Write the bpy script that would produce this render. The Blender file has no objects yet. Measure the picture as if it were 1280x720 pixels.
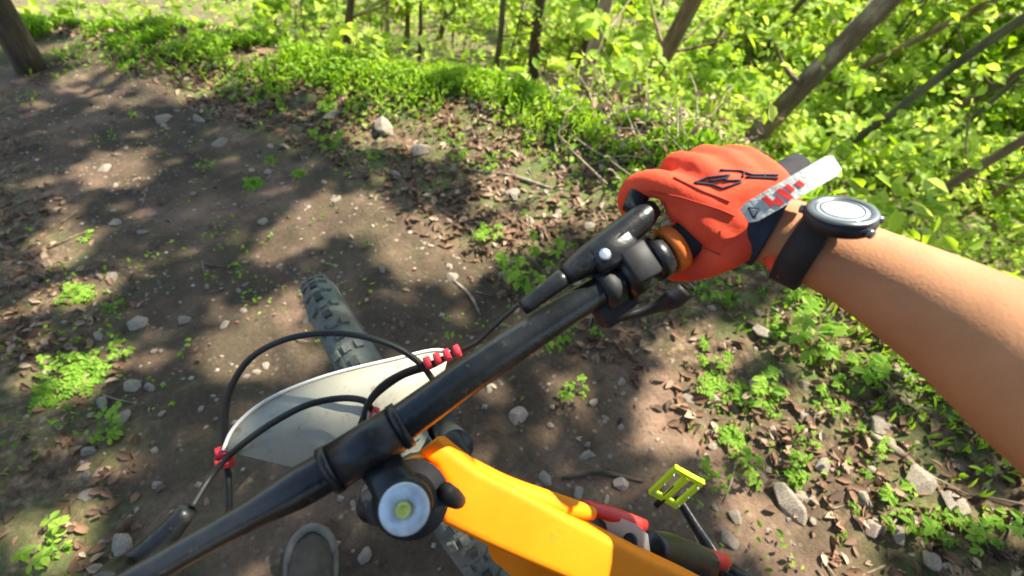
import bpy, bmesh, math, random
import numpy as np
from mathutils import Vector, Matrix
from mathutils.bvhtree import BVHTree

random.seed(7); RNG = np.random.default_rng(7)
scene = bpy.context.scene
col = scene.collection
A_ = np.array

# ------------------------------------------------------------------ camera pose (solved against the bicycle's real size)
FPX = 617.7                                            # focal length in pixels of a 1280 px wide picture
CAM_R = A_([0.81507084, -0.56708388, -0.11863981])     # bike axes: x right, y forward, z up, origin at the bar clamp
CAM_D = A_([-0.50734363, -0.59974819, -0.61879281])
CAM_F = A_([0.27975342, 0.56455113, -0.77654366])
CAM_C = A_([0.0397, -0.1889, 0.3212])
MB = A_([CAM_R, CAM_D, CAM_F])
CONTACT = A_([0., .33, -1.0])                          # where the front tyre meets the ground
nad = A_([470 - 640, 800 - 360, FPX]); nad = nad / np.linalg.norm(nad)
Zb = -(MB.T @ nad)
Yb = A_([0, 1., 0]) - Zb[1] * Zb; Yb /= np.linalg.norm(Yb)
Xb = np.cross(Yb, Zb)
WB = A_([Xb, Yb, Zb])                                  # bike axes -> world axes
def B2W(b): return WB @ (A_(b, float) - CONTACT)
CAMW = B2W(CAM_C)
RW, DW, FW = WB @ CAM_R, WB @ CAM_D, WB @ CAM_F
def ray(px, py): return ((px - 640) / FPX) * RW + ((py - 360) / FPX) * DW + FW
def P(px, py, d): return CAMW + ray(px, py) * d        # point at depth d
def depth_of(w): return float((A_(w) - CAMW) @ FW)
def proj(w):
    v = A_(w) - CAMW; z = v @ FW
    return 640 + FPX * (v @ RW) / z, 360 + FPX * (v @ DW) / z, z

cam = bpy.data.cameras.new('camera'); cam.sensor_width = 36; cam.lens = FPX / 1280 * 36
cam.clip_start = .01; cam.clip_end = 400
cam.dof.use_dof = True; cam.dof.focus_distance = .55; cam.dof.aperture_fstop = 5.0
cam_o = bpy.data.objects.new('camera', cam); col.objects.link(cam_o)
m = Matrix.Identity(4)
for i in range(3):
    m[i][0] = RW[i]; m[i][1] = -DW[i]; m[i][2] = -FW[i]; m[i][3] = CAMW[i]
cam_o.matrix_world = m
scene.camera = cam_o

# ------------------------------------------------------------------ light
SUN = A_([.50, .10, .84]); SUN /= np.linalg.norm(SUN)  # towards the sun
sun_el = math.asin(SUN[2]); sun_az = math.atan2(SUN[0], SUN[1])
wd = bpy.data.worlds.new('World'); scene.world = wd; wd.use_nodes = True
nt = wd.node_tree; bg = nt.nodes['Background']
sky = nt.nodes.new('ShaderNodeTexSky'); sky.sky_type = 'NISHITA'; sky.sun_disc = False
sky.sun_elevation = sun_el; sky.sun_rotation = sun_az
nt.links.new(sky.outputs[0], bg.inputs[0]); bg.inputs[1].default_value = .15
sl = bpy.data.lights.new('sun', 'SUN'); sl.energy = 5.0; sl.angle = math.radians(.53); sl.color = (1, .93, .82)
so = bpy.data.objects.new('sun', sl); col.objects.link(so)
so.rotation_euler = Vector(-SUN).to_track_quat('-Z', 'Y').to_euler()
so.location = (3, 0, 12)
scene.view_settings.view_transform = 'Standard'; scene.view_settings.look = 'None'
scene.view_settings.exposure = 1.5; scene.view_settings.gamma = 1
scene.render.engine = 'CYCLES'
scene.cycles.use_denoising = True
scene.cycles.max_bounces = 7; scene.cycles.diffuse_bounces = 4; scene.cycles.glossy_bounces = 3
scene.cycles.transmission_bounces = 4; scene.cycles.transparent_max_bounces = 4
scene.cycles.caustics_reflective = False; scene.cycles.caustics_refractive = False
scene.cycles.sample_clamp_indirect = 6

# ------------------------------------------------------------------ materials
def mat(name, c1, c2=None, scale=8., rough=.7, metal=0., bump=0., bscale=40., spec=.4, detail=6., trans=0., attr=False, stretch=None, c3=None, coat=0.):
    mt = bpy.data.materials.new(name); mt.use_nodes = True
    n = mt.node_tree.nodes; l = mt.node_tree.links; b = n['Principled BSDF']
    b.inputs['Roughness'].default_value = rough; b.inputs['Metallic'].default_value = metal
    b.inputs['Specular IOR Level'].default_value = spec
    if coat: b.inputs['Coat Weight'].default_value = coat; b.inputs['Coat Roughness'].default_value = .15
    tc = n.new('ShaderNodeTexCoord'); src = tc.outputs['Object']
    if stretch:
        mp = n.new('ShaderNodeMapping'); mp.inputs['Scale'].default_value = stretch
        l.new(src, mp.inputs[0]); src = mp.outputs[0]
    colour = None
    if attr:
        at = n.new('ShaderNodeAttribute'); at.attribute_name = 'tone'
        rp = n.new('ShaderNodeValToRGB'); l.new(at.outputs['Fac'], rp.inputs[0])
        rp.color_ramp.elements[0].color = (*c1, 1); rp.color_ramp.elements[1].color = (*c2, 1)
        if c3 is not None:
            e = rp.color_ramp.elements.new(.5); e.color = (*c3, 1)
        colour = rp.outputs[0]
    elif c2 is not None:
        nz = n.new('ShaderNodeTexNoise'); nz.inputs['Scale'].default_value = scale; nz.inputs['Detail'].default_value = detail
        nz.inputs['Roughness'].default_value = .62
        l.new(src, nz.inputs['Vector'])
        rp = n.new('ShaderNodeValToRGB'); l.new(nz.outputs['Fac'], rp.inputs[0])
        rp.color_ramp.elements[0].position = .33; rp.color_ramp.elements[1].position = .68
        rp.color_ramp.elements[0].color = (*c1, 1); rp.color_ramp.elements[1].color = (*c2, 1)
        if c3 is not None:
            e = rp.color_ramp.elements.new(.5); e.color = (*c3, 1)
        colour = rp.outputs[0]
        rr = n.new('ShaderNodeMapRange'); rr.inputs[3].default_value = max(rough - .12, .05); rr.inputs[4].default_value = min(rough + .12, 1)
        l.new(nz.outputs['Fac'], rr.inputs[0]); l.new(rr.outputs[0], b.inputs['Roughness'])
    if colour is not None: l.new(colour, b.inputs['Base Color'])
    else: b.inputs['Base Color'].default_value = (*c1, 1)
    if bump:
        nb = n.new('ShaderNodeTexNoise'); nb.inputs['Scale'].default_value = bscale; nb.inputs['Detail'].default_value = 5
        l.new(src, nb.inputs['Vector'])
        bp = n.new('ShaderNodeBump'); bp.inputs['Strength'].default_value = bump; bp.inputs['Distance'].default_value = .01
        l.new(nb.outputs['Fac'], bp.inputs['Height']); l.new(bp.outputs[0], b.inputs['Normal'])
    if trans:
        tr = n.new('ShaderNodeBsdfTranslucent'); mx = n.new('ShaderNodeMixShader'); mx.inputs[0].default_value = trans
        if colour is not None:
            hs = n.new('ShaderNodeHueSaturation'); hs.inputs['Value'].default_value = 1.25; hs.inputs['Saturation'].default_value = 1.1; hs.inputs['Hue'].default_value = .485
            l.new(colour, hs.inputs['Color']); l.new(hs.outputs[0], tr.inputs[0])
        l.new(b.outputs[0], mx.inputs[1]); l.new(tr.outputs[0], mx.inputs[2])
        l.new(mx.outputs[0], n['Material Output'].inputs[0])
    return mt

M = {}
M['leaf'] = mat('leaf', (.20, .36, .035), (.58, .68, .17), attr=True, rough=.6, trans=.55, c3=(.37, .54, .070), spec=.25)
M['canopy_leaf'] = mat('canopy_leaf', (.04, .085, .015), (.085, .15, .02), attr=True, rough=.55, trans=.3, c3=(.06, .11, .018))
M['plant_leaf'] = mat('plant_leaf', (.12, .27, .022), (.38, .54, .08), attr=True, rough=.6, trans=.5, c3=(.23, .42, .042), spec=.25)
M['litter'] = mat('litter', (.075, .045, .025), (.50, .38, .25), attr=True, rough=.8, trans=.1, c3=(.23, .13, .070))
M['bark_dark'] = mat('bark_dark', (.045, .033, .019), (.15, .11, .06), scale=22, rough=.9, bump=.8, bscale=60, stretch=(1, 1, .18))
M['bark_tan'] = mat('bark_tan', (.22, .16, .09), (.52, .41, .28), scale=18, rough=.85, bump=.6, bscale=50, stretch=(1, 1, .2))
M['bark_brown'] = mat('bark_brown', (.095, .062, .033), (.32, .225, .13), scale=16, rough=.9, bump=.8, bscale=55, stretch=(1, 1, .16))
M['bark_sun_patches'] = mat('bark_sun_patches', (.075, .055, .035), (.52, .42, .31), scale=3.2, rough=.9, bump=.8, bscale=55, stretch=(1, 1, .5), c3=(.15, .112, .072))  # pale tones stand for sun on the trunk, painted into the bark
M['bark_moss'] = mat('bark_moss', (.05, .06, .025), (.16, .15, .075), scale=14, rough=.9, bump=.7, bscale=60, stretch=(1, 1, .2))
M['stem'] = mat('stem', (.12, .17, .04), (.22, .24, .08), scale=20, rough=.7)
M['stone'] = mat('stone', (.17, .140, .095), (.50, .43, .33), scale=26, rough=.88, bump=.6, bscale=90, c3=(.32, .265, .19))
M['stone_pink'] = mat('stone_pink', (.26, .19, .14), (.52, .40, .31), scale=20, rough=.85, bump=.5, bscale=80)
M['wood'] = mat('wood', (.12, .09, .055), (.36, .28, .19), scale=30, rough=.9, bump=.5, stretch=(1, 1, 1))

def soil_material():
    mt = bpy.data.materials.new('soil'); mt.use_nodes = True
    n = mt.node_tree.nodes; l = mt.node_tree.links; b = n['Principled BSDF']
    b.inputs['Roughness'].default_value = .92; b.inputs['Specular IOR Level'].default_value = .25
    tc = n.new('ShaderNodeTexCoord')
    def noise(s, d, r=.6):
        z = n.new('ShaderNodeTexNoise'); z.inputs['Scale'].default_value = s; z.inputs['Detail'].default_value = d; z.inputs['Roughness'].default_value = r
        l.new(tc.outputs['Object'], z.inputs['Vector']); return z
    def ramp(src, p0, c0, p1, c1, pm=None, cm=None):
        r = n.new('ShaderNodeValToRGB'); l.new(src, r.inputs[0])
        r.color_ramp.elements[0].position = p0; r.color_ramp.elements[0].color = (*c0, 1)
        r.color_ramp.elements[1].position = p1; r.color_ramp.elements[1].color = (*c1, 1)
        if pm: e = r.color_ramp.elements.new(pm); e.color = (*cm, 1)
        return r
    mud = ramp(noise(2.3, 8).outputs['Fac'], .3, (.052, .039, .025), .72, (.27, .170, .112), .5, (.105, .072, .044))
    lit = ramp(noise(30, 6, .7).outputs['Fac'], .32, (.055, .040, .022), .70, (.36, .245, .150), .5, (.150, .100, .056))
    mask = n.new('ShaderNodeAttribute'); mask.attribute_name = 'litter'
    mx = n.new('ShaderNodeMix'); mx.data_type = 'RGBA'
    l.new(mask.outputs['Fac'], mx.inputs[0]); l.new(mud.outputs[0], mx.inputs[6]); l.new(lit.outputs[0], mx.inputs[7])
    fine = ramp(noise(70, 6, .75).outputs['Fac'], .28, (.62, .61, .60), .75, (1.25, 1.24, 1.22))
    mul = n.new('ShaderNodeMix'); mul.data_type = 'RGBA'; mul.blend_type = 'MULTIPLY'; mul.inputs[0].default_value = 1
    l.new(mx.outputs[2], mul.inputs[6]); l.new(fine.outputs[0], mul.inputs[7])
    vo = n.new('ShaderNodeTexVoronoi'); vo.inputs['Scale'].default_value = 62; l.new(tc.outputs['Object'], vo.inputs['Vector'])
    sp_ = n.new('ShaderNodeSeparateColor'); l.new(vo.outputs['Color'], sp_.inputs[0])
    chip = ramp(sp_.outputs[0], .0, (.045, .036, .024), 1., (.42, .35, .25), .55, (.15, .112, .072))
    on = ramp(sp_.outputs[1], .62, (0, 0, 0), .66, (1, 1, 1)); edge = ramp(vo.outputs['Distance'], .30, (1, 1, 1), .48, (0, 0, 0))
    cm = n.new('ShaderNodeMath'); cm.operation = 'MULTIPLY'; l.new(on.outputs[0], cm.inputs[0]); l.new(edge.outputs[0], cm.inputs[1])
    pat = ramp(noise(3.7, 5).outputs['Fac'], .42, (.05, .05, .05), .62, (.7, .7, .7)); cm2 = n.new('ShaderNodeMath'); cm2.operation = 'MULTIPLY'; l.new(cm.outputs[0], cm2.inputs[0]); l.new(pat.outputs[0], cm2.inputs[1])
    mc = n.new('ShaderNodeMix'); mc.data_type = 'RGBA'; l.new(cm2.outputs[0], mc.inputs[0]); l.new(mul.outputs[2], mc.inputs[6]); l.new(chip.outputs[0], mc.inputs[7]); mul = mc
    # moss / green film
    grn = n.new('ShaderNodeAttribute'); grn.attribute_name = 'green'
    g2 = n.new('ShaderNodeMath'); g2.operation = 'MULTIPLY'
    gm = ramp(noise(6, 6).outputs['Fac'], .42, (0, 0, 0), .62, (1, 1, 1))
    l.new(grn.outputs['Fac'], g2.inputs[0]); l.new(gm.outputs[0], g2.inputs[1])
    mg = n.new('ShaderNodeMix'); mg.data_type = 'RGBA'; mg.inputs[7].default_value = (.11, .15, .04, 1)
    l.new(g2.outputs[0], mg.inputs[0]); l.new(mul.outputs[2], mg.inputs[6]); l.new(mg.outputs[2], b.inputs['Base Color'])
    bp = n.new('ShaderNodeBump'); bp.inputs['Strength'].default_value = .9; bp.inputs['Distance'].default_value = .012
    l.new(noise(55, 8, .7).outputs['Fac'], bp.inputs['Height']); l.new(bp.outputs[0], b.inputs['Normal'])
    return mt
M['soil'] = soil_material()

M['bar_black'] = mat('bar_black', (.006, .007, .007), (.016, .018, .018), scale=30, rough=.24, spec=.5, bump=.05, bscale=200)
M['black_metal'] = mat('black_metal', (.007, .008, .008), (.022, .024, .024), scale=40, rough=.36, bump=.06, bscale=150)
M['black_plastic'] = mat('black_plastic', (.010, .010, .010), (.028, .028, .027), scale=40, rough=.6)
M['rubber'] = mat('rubber', (.014, .014, .013), (.035, .034, .03), scale=40, rough=.75)
M['cable'] = mat('cable', (.010, .011, .010), (.022, .023, .02), scale=30, rough=.5)
M['tyre'] = mat('tyre', (.085, .098, .080), (.20, .20, .155), scale=16, rough=.9, bump=.4, bscale=120, c3=(.13, .15, .125))
M['tyre_side'] = mat('tyre_side', (.035, .037, .033), (.085, .08, .065), scale=18, rough=.85)
M['orange'] = mat('orange', (.80, .205, .002), (.90, .275, .003), scale=7, rough=.62, spec=.25, bump=.03, bscale=90)
M['red_paint'] = mat('red_paint', (.55, .025, .02), (.72, .05, .04), scale=14, rough=.4)
M['red_tie'] = mat('red_tie', (.60, .03, .05), (.75, .06, .08), scale=40, rough=.5)
M['white_link'] = mat('white_link', (.50, .56, .48), (.66, .70, .62), scale=10, rough=.45)
M['grey_can'] = mat('grey_can', (.14, .16, .14), (.24, .26, .23), scale=12, rough=.45)
M['plate'] = mat('plate', (.40, .385, .29), (.47, .455, .35), scale=5, rough=.65)
M['plate_lit_edge'] = mat('plate_lit_edge', (.68, .67, .60), (.76, .75, .70), scale=9, rough=.6)  # light caught on the plate's upper edge, painted as a paler colour
M['silver'] = mat('silver', (.36, .44, .48), (.62, .70, .74), scale=60, rough=.34, metal=.75)
M['cap_alloy'] = mat('cap_alloy', (.40, .50, .54), (.66, .74, .76), scale=90, rough=.38, metal=.25)
M['bolt_yellow'] = mat('bolt_yellow', (.50, .56, .10), (.62, .68, .18), scale=60, rough=.4, metal=.2)
M['neon'] = mat('neon', (.60, .78, .01), (.74, .90, .04), scale=40, rough=.5)
M['grip_orange'] = mat('grip_orange', (.70, .14, .015), (.86, .22, .03), scale=40, rough=.6)
M['glove_red'] = mat('glove_red', (.76, .075, .032), (.84, .105, .045), scale=24, rough=.85, bump=.08, bscale=320, spec=.2)
M['glove_black'] = mat('glove_black', (.010, .010, .011), (.03, .03, .032), scale=60, rough=.85)
M['navy'] = mat('navy', (.008, .020, .035), (.018, .042, .065), scale=40, rough=.8, bump=.25, bscale=300)
M['tab_white'] = mat('tab_white', (.42, .46, .41), (.54, .58, .52), scale=24, rough=.75, bump=.2, bscale=300)
M['seam'] = mat('seam', (.42, .045, .025), rough=.85)
M['ink'] = mat('ink', (.02, .022, .035), rough=.8)
M['skin'] = mat('skin', (.42, .195, .088), (.52, .26, .125), scale=14, rough=.68, bump=.10, bscale=420, spec=.22)
_sb = M['skin'].node_tree.nodes['Principled BSDF']
_sb.inputs['Subsurface Weight'].default_value = .12; _sb.inputs['Subsurface Radius'].default_value = (.01, .004, .002); _sb.inputs['Subsurface Scale'].default_value = .6
M['watch_glass'] = mat('watch_glass', (.32, .36, .36), (.44, .48, .47), scale=18, rough=.12, spec=.6, coat=.5)
M['watch_bezel'] = mat('watch_bezel', (.09, .10, .105), (.20, .22, .22), scale=20, rough=.35, metal=.7)
M['jersey'] = mat('jersey', (.05, .06, .08), (.08, .09, .11), scale=10, rough=.9)
M['shorts'] = mat('shorts', (.02, .02, .022), (.04, .04, .042), scale=10, rough=.9)
M['shoe_brown'] = mat('shoe_brown', (.05, .038, .025), (.11, .085, .055), scale=22, rough=.85, bump=.3, bscale=120)
M['shoe_rim'] = mat('shoe_rim', (.12, .10, .075), (.20, .175, .13), scale=30, rough=.8)

def add_dirt(key, colour, scale, lo, hi, amount=1.):
    nt_ = M[key].node_tree; n = nt_.nodes; l = nt_.links; b = n['Principled BSDF']; src = b.inputs['Base Color'].links[0].from_socket
    tc = n.new('ShaderNodeTexCoord'); z = n.new('ShaderNodeTexNoise'); z.inputs['Scale'].default_value = scale; z.inputs['Detail'].default_value = 9; z.inputs['Roughness'].default_value = .68
    l.new(tc.outputs['Object'], z.inputs['Vector']); r = n.new('ShaderNodeMapRange'); r.inputs[1].default_value = lo; r.inputs[2].default_value = hi; r.inputs[4].default_value = amount
    l.new(z.outputs['Fac'], r.inputs[0]); m_ = n.new('ShaderNodeMix'); m_.data_type = 'RGBA'; m_.inputs[7].default_value = (*colour, 1)
    l.new(r.outputs[0], m_.inputs[0]); l.new(src, m_.inputs[6]); l.new(m_.outputs[2], b.inputs['Base Color'])
MUD = (.16, .11, .065)
add_dirt('orange', (.30, .14, .03), 26, .60, .70, .75); add_dirt('orange', MUD, 140, .66, .72, .8)
add_dirt('plate', MUD, 60, .58, .70, .65); add_dirt('plate', (.30, .27, .19), 9, .50, .72, .6)
add_dirt('bar_black', (.12, .10, .07), 90, .60, .74, .55); add_dirt('black_metal', (.12, .10, .07), 120, .58, .72, .5); add_dirt('tyre', (.17, .125, .08), 14, .48, .62, .7)
add_dirt('skin', (.44, .18, .085), 30, .50, .72, .45); add_dirt('glove_red', (.40, .10, .05), 34, .60, .75, .35); add_dirt('neon', MUD, 60, .62, .72, .6)

# ------------------------------------------------------------------ mesh helpers (all coordinates are world metres)
WLOC = {}
def mesh_obj(name, V, F, material, parent=None, smooth=True, tone=None, loc=None, mats=None, midx=None):
    V = np.asarray(V, float)
    if loc is None:
        loc = V.mean(0) if parent is not None else A_([V[:, 0].mean(), V[:, 1].mean(), V[:, 2].min()])
    me = bpy.data.meshes.new(name)
    if isinstance(F, np.ndarray):
        nv, nf, k = len(V), len(F), F.shape[1]
        me.vertices.add(nv); me.vertices.foreach_set('co', (V - loc).astype(np.float32).ravel())
        me.loops.add(nf * k); me.loops.foreach_set('vertex_index', F.astype(np.int32).ravel())
        me.polygons.add(nf); me.polygons.foreach_set('loop_start', np.arange(0, nf * k, k, dtype=np.int32))
        me.update(calc_edges=True)
    else:
        me.from_pydata((V - loc).tolist(), [], F); me.update()
    if smooth: me.polygons.foreach_set('use_smooth', [True] * len(me.polygons))
    for mm in (mats or [material]): me.materials.append(mm)
    if midx is not None: me.polygons.foreach_set('material_index', np.asarray(midx, dtype=np.int32))
    if tone is not None:
        at = me.attributes.new('tone', 'FLOAT', 'POINT'); at.data.foreach_set('value', np.asarray(tone, np.float32))
    o = bpy.data.objects.new(name, me); col.objects.link(o)
    if parent is not None: o.parent = parent; o.location = A_(loc) - WLOC[parent.name]
    else: o.location = loc
    WLOC[o.name] = A_(loc, float)
    return o
def thing(name, loc, label, cat, group=None):
    o = bpy.data.objects.new(name, None); col.objects.link(o); o.location = loc; o.empty_display_size = .05
    WLOC[o.name] = A_(loc, float); tag(o, label, cat, group); return o
def tag(o, label=None, cat=None, group=None, kind=None):
    if label: o['label'] = label
    if cat: o['category'] = cat
    if group: o['group'] = group
    if kind: o['kind'] = kind
    return o
def join(parts):
    V = []; F = []; k = 0
    for v, f in parts:
        V.append(np.asarray(v, float)); F += [tuple(i + k for i in q) for q in f]; k += len(v)
    return np.vstack(V), F
def nrm(v): v = A_(v, float); return v / (np.linalg.norm(v) + 1e-12)
def catmull(pts, n=8):
    p = [A_(q, float) for q in pts]
    if len(p) < 3: return [p[0] + (p[-1] - p[0]) * t for t in np.linspace(0, 1, n + 1)]
    p = [2 * p[0] - p[1]] + p + [2 * p[-1] - p[-2]]; out = []
    for i in range(1, len(p) - 2):
        for t in np.linspace(0, 1, n, endpoint=False):
            a, b, c, d = p[i - 1], p[i], p[i + 1], p[i + 2]
            out.append(.5 * ((2 * b) + (c - a) * t + (2 * a - 5 * b + 4 * c - d) * t * t + (3 * b - a - 3 * c + d) * t ** 3))
    out.append(p[-2]); return out
def tube(pts, radii, n=12, cap=True, ref=None, squash=1., wob=0.):
    """swept tube; radii scalar or list; squash scales the second axis"""
    pts = [A_(q, float) for q in pts]; k = len(pts)
    if np.isscalar(radii): radii = [radii] * k
    radii = np.interp(np.linspace(0, 1, k), np.linspace(0, 1, len(radii)), radii)
    T = [nrm(pts[min(i + 1, k - 1)] - pts[max(i - 1, 0)]) for i in range(k)]
    u = A_(ref, float) if ref is not None else (A_([0, 0, 1.]) if abs(T[0][2]) < .9 else A_([1., 0, 0]))
    V = []
    for i in range(k):
        u = nrm(u - u.dot(T[i]) * T[i]); w = np.cross(T[i], u)
        for j in range(n):
            a = 2 * math.pi * j / n; r = radii[i] * (1 + (random.uniform(-wob, wob) if wob else 0))
            V.append(pts[i] + r * (math.cos(a) * u + squash * math.sin(a) * w))
    F = [(i * n + j, i * n + (j + 1) % n, (i + 1) * n + (j + 1) % n, (i + 1) * n + j) for i in range(k - 1) for j in range(n)]
    if cap: F += [tuple(range(n - 1, -1, -1)), tuple((k - 1) * n + j for j in range(n))]
    return A_(V), F
def ctube(pts, radii, n=10, sub=8, **kw): return tube(catmull(pts, sub), radii, n, **kw)
def box(c, ax, h, bev=.0):
    """box with axes ax (3 vectors) and half sizes h, edges chamfered by bev"""
    c = A_(c, float); ax = [nrm(a) for a in ax]; h = A_(h, float)
    if bev <= 0: bev = min(h) * .25
    V = []; idx = {}
    for sx in (-1, 1):
        for sy in (-1, 1):
            for sz in (-1, 1):
                s = (sx, sy, sz)
                for k in range(3):
                    q = [s[i] * (h[i] - (0 if i == k else bev)) for i in range(3)]
                    idx[(s, k)] = len(V); V.append(c + sum(q[i] * ax[i] for i in range(3)))
    F = []
    for k in range(3):
        a, b = [(1, 2), (2, 0), (0, 1)][k]
        for s in (-1, 1):
            loop = []
            for sa, sb in ((-1, -1), (1, -1), (1, 1), (-1, 1)):
                q = [0, 0, 0]; q[k] = s; q[a] = sa; q[b] = sb; loop.append(idx[(tuple(q), k)])
            F.append(tuple(loop if s > 0 else loop[::-1]))
    for k in range(3):       # chamfers along axis k
        a, b = [(1, 2), (2, 0), (0, 1)][k]
        for sa in (-1, 1):
            for sb in (-1, 1):
                q0 = [0] * 3; q0[a] = sa; q0[b] = sb; q1 = list(q0); q0[k] = -1; q1[k] = 1
                f = [idx[(tuple(q0), a)], idx[(tuple(q1), a)], idx[(tuple(q1), b)], idx[(tuple(q0), b)]]
                F.append(tuple(f if sa * sb < 0 else f[::-1]))
    for s in {k[0] for k in idx}:
        f = [idx[(s, 0)], idx[(s, 1)], idx[(s, 2)]]
        F.append(tuple(f if s[0] * s[1] * s[2] > 0 else f[::-1]))
    return A_(V), F
def lathe(c, axis, prof, n=24, closed=False):
    """profile of (axial, radius)"""
    c = A_(c, float); a = nrm(axis); u = nrm(np.cross(a, [0.3, .2, .9])); w = np.cross(a, u); V = []
    for z, r in prof:
        for j in range(n):
            t = 2 * math.pi * j / n; V.append(c + a * z + r * (math.cos(t) * u + math.sin(t) * w))
    k = len(prof); F = []
    for i in range(k if closed else k - 1):
        i2 = (i + 1) % k
        F += [(i * n + j, i * n + (j + 1) % n, i2 * n + (j + 1) % n, i2 * n + j) for j in range(n)]
    if not closed: F += [tuple(range(n - 1, -1, -1)), tuple((k - 1) * n + j for j in range(n))]
    return A_(V), F

# value noise in numpy
def _hash(i, j, s):
    h = (i * 374761393 + j * 668265263 + s * 974634777) & 0xffffffff
    h = ((h ^ (h >> 13)) * 1274126177) & 0xffffffff
    return ((h ^ (h >> 16)) & 0xffff) / 65535.
def vnoise(x, y, s=0):
    x = np.asarray(x, float); y = np.asarray(y, float)
    i = np.floor(x).astype(np.int64); j = np.floor(y).astype(np.int64); u = x - i; v = y - j
    u = u * u * (3 - 2 * u); v = v * v * (3 - 2 * v)
    return (_hash(i, j, s) * (1 - u) + _hash(i + 1, j, s) * u) * (1 - v) + (_hash(i, j + 1, s) * (1 - u) + _hash(i + 1, j + 1, s) * u) * v
def fbm(x, y, s=0, o=4):
    t = 0; a = .5
    for k in range(o): t = t + a * (vnoise(x, y, s + k) - .5); x = x * 2.03 + 11.7; y = y * 2.03 + 5.3; a *= .5
    return t

# ------------------------------------------------------------------ terrain
GN = A_([-.071017, .232614, .969973])
def plane_hit(px, py):
    r = ray(px, py); t = -(CAMW @ GN) / (r @ GN); return CAMW + r * t
BELT_PX = [(-60, 40), (80, 50), (200, 62), (330, 85), (450, 125), (600, 145), (700, 175), (830, 215), (940, 300), (1060, 395), (1150, 455), (1250, 560), (1330, 650)]
BELT = A_([plane_hit(*q)[:2] for q in BELT_PX])
BELT = np.vstack([BELT[0] + (BELT[0] - BELT[1]) * 20, BELT, BELT[-1] + (BELT[-1] - BELT[-2]) * 20])
def belt_d(x, y):
    """signed distance to the green belt, positive on the forest side"""
    x = np.asarray(x, float); y = np.asarray(y, float); best = np.full(np.broadcast(x, y).shape, 1e9); sg = np.zeros_like(best)
    for a, b in zip(BELT[:-1], BELT[1:]):
        e = b - a; L = e @ e
        t = np.clip(((x - a[0]) * e[0] + (y - a[1]) * e[1]) / L, 0, 1)
        dx = x - a[0] - t * e[0]; dy = y - a[1] - t * e[1]; d = dx * dx + dy * dy
        s = np.where(e[0] * dy - e[1] * dx > 0, 1., -1.)
        k = d < best; best = np.where(k, d, best); sg = np.where(k, s, sg)
    return np.sqrt(best) * sg
def trail_c(y): return np.interp(np.asarray(y, float), [-3, 0, .6, 1.3, 1.8, 2.5, 3., 6., 12.], [.05, .03, -.05, -.12, -.25, -.50, -.65, -1.7, -4.])
def tq(x, y): return (x - trail_c(y)) * .64 / np.interp(np.asarray(y, float), [0, .6, 1.3, 2.5, 6], [.66, .60, .53, .42, .40])
def H(x, y, fine=True):
    x = np.asarray(x, float); y = np.asarray(y, float)
    z = -(GN[0] * x + GN[1] * y) / GN[2]
    z = np.where(y > 9, -(GN[0] * x + GN[1] * 9) / GN[2] - .1 * (y - 9), z)
    d = belt_d(x, y); s = np.maximum(d - .28, 0)
    z = z - 3.7 * (1 - np.exp(-s * .21)) + .12 * np.maximum(s - 9, 0)
    z = z + .05 * np.exp(-(d / .3) ** 2)
    tc_ = trail_c(y); q = (x - tc_)
    near = np.exp(-(x * x + y * y) / .12)
    z = z + (1 - near) * (.10 * np.maximum(-q - .75, 0) ** 1.2 - .015 * np.exp(-(q / .45) ** 2) + .10 * np.clip(q - .6, 0, 1))
    z = z + (1 - near) * (fbm(x * 1.1, y * 1.1, 3) * .12)
    if fine: z = z + fbm((x - tc_) * 9, y * 1.3, 81, 3) * .05 * np.exp(-(q / .55) ** 2) * (1 - near) + fbm(x * 6, y * 6, 9) * .042 + fbm(x * 24, y * 24, 20, 3) * .020 * (.45 + vnoise(x * 2.2, y * 2.2, 71))
    return z
def G(px, py):
    """where the ray through a pixel meets the ground"""
    r = ray(px, py); r = r / np.linalg.norm(r); t = np.arange(.6, 60, .02)
    q = CAMW[None] + r[None] * t[:, None]; h = H(q[:, 0], q[:, 1], False)
    k = np.argmax(q[:, 2] < h)
    if q[k, 2] >= h[k]: k = len(t) - 1
    return A_([q[k, 0], q[k, 1], float(H(q[k, 0], q[k, 1]))])
def axis_grid(lo, hi, step, far):
    a = list(np.arange(lo, hi, step)); s = step; x = a[-1]
    while x < far: s *= 1.13; x += s; a.append(x)
    s = step; x = lo; pre = []
    while x > -far: s *= 1.13; x -= s; pre.append(x)
    return A_(pre[::-1] + a)
gx = axis_grid(-2.0, 3.6, .018, 90); gy = axis_grid(-1.5, 5.2, .018, 90)
XX, YY = np.meshgrid(gx, gy); ZZ = H(XX, YY)
V = np.stack([XX.ravel(), YY.ravel(), ZZ.ravel()], 1)
nx, ny = len(gx), len(gy); ii = (np.arange(ny - 1)[:, None] * nx + np.arange(nx - 1)[None]).ravel()
ground = mesh_obj('ground', V, np.stack([ii, ii + 1, ii + nx + 1, ii + nx], 1), M['soil'], loc=A_([0, 0, 0.]))
tag(ground, 'dark brown forest soil sloping down along the trail', None, None, 'structure')
DB = belt_d(XX, YY); Q = tq(XX, YY)
lm = np.clip(np.maximum((Q - .55), (-Q - .6)) / .25 + fbm(XX * 3, YY * 3, 40) * 1.3, 0, 1)
gm = np.clip(.35 + fbm(XX * .9, YY * .9, 50) * 1.5 + np.exp(-(DB / .5) ** 2) + np.clip(DB, 0, .5), 0, 1) * np.clip(.35 + lm, 0, 1)
for nm, arr in (('litter', lm), ('green', gm)):
    at = ground.data.attributes.new(nm, 'FLOAT', 'POINT'); at.data.foreach_set('value', arr.ravel().astype(np.float32))

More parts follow.
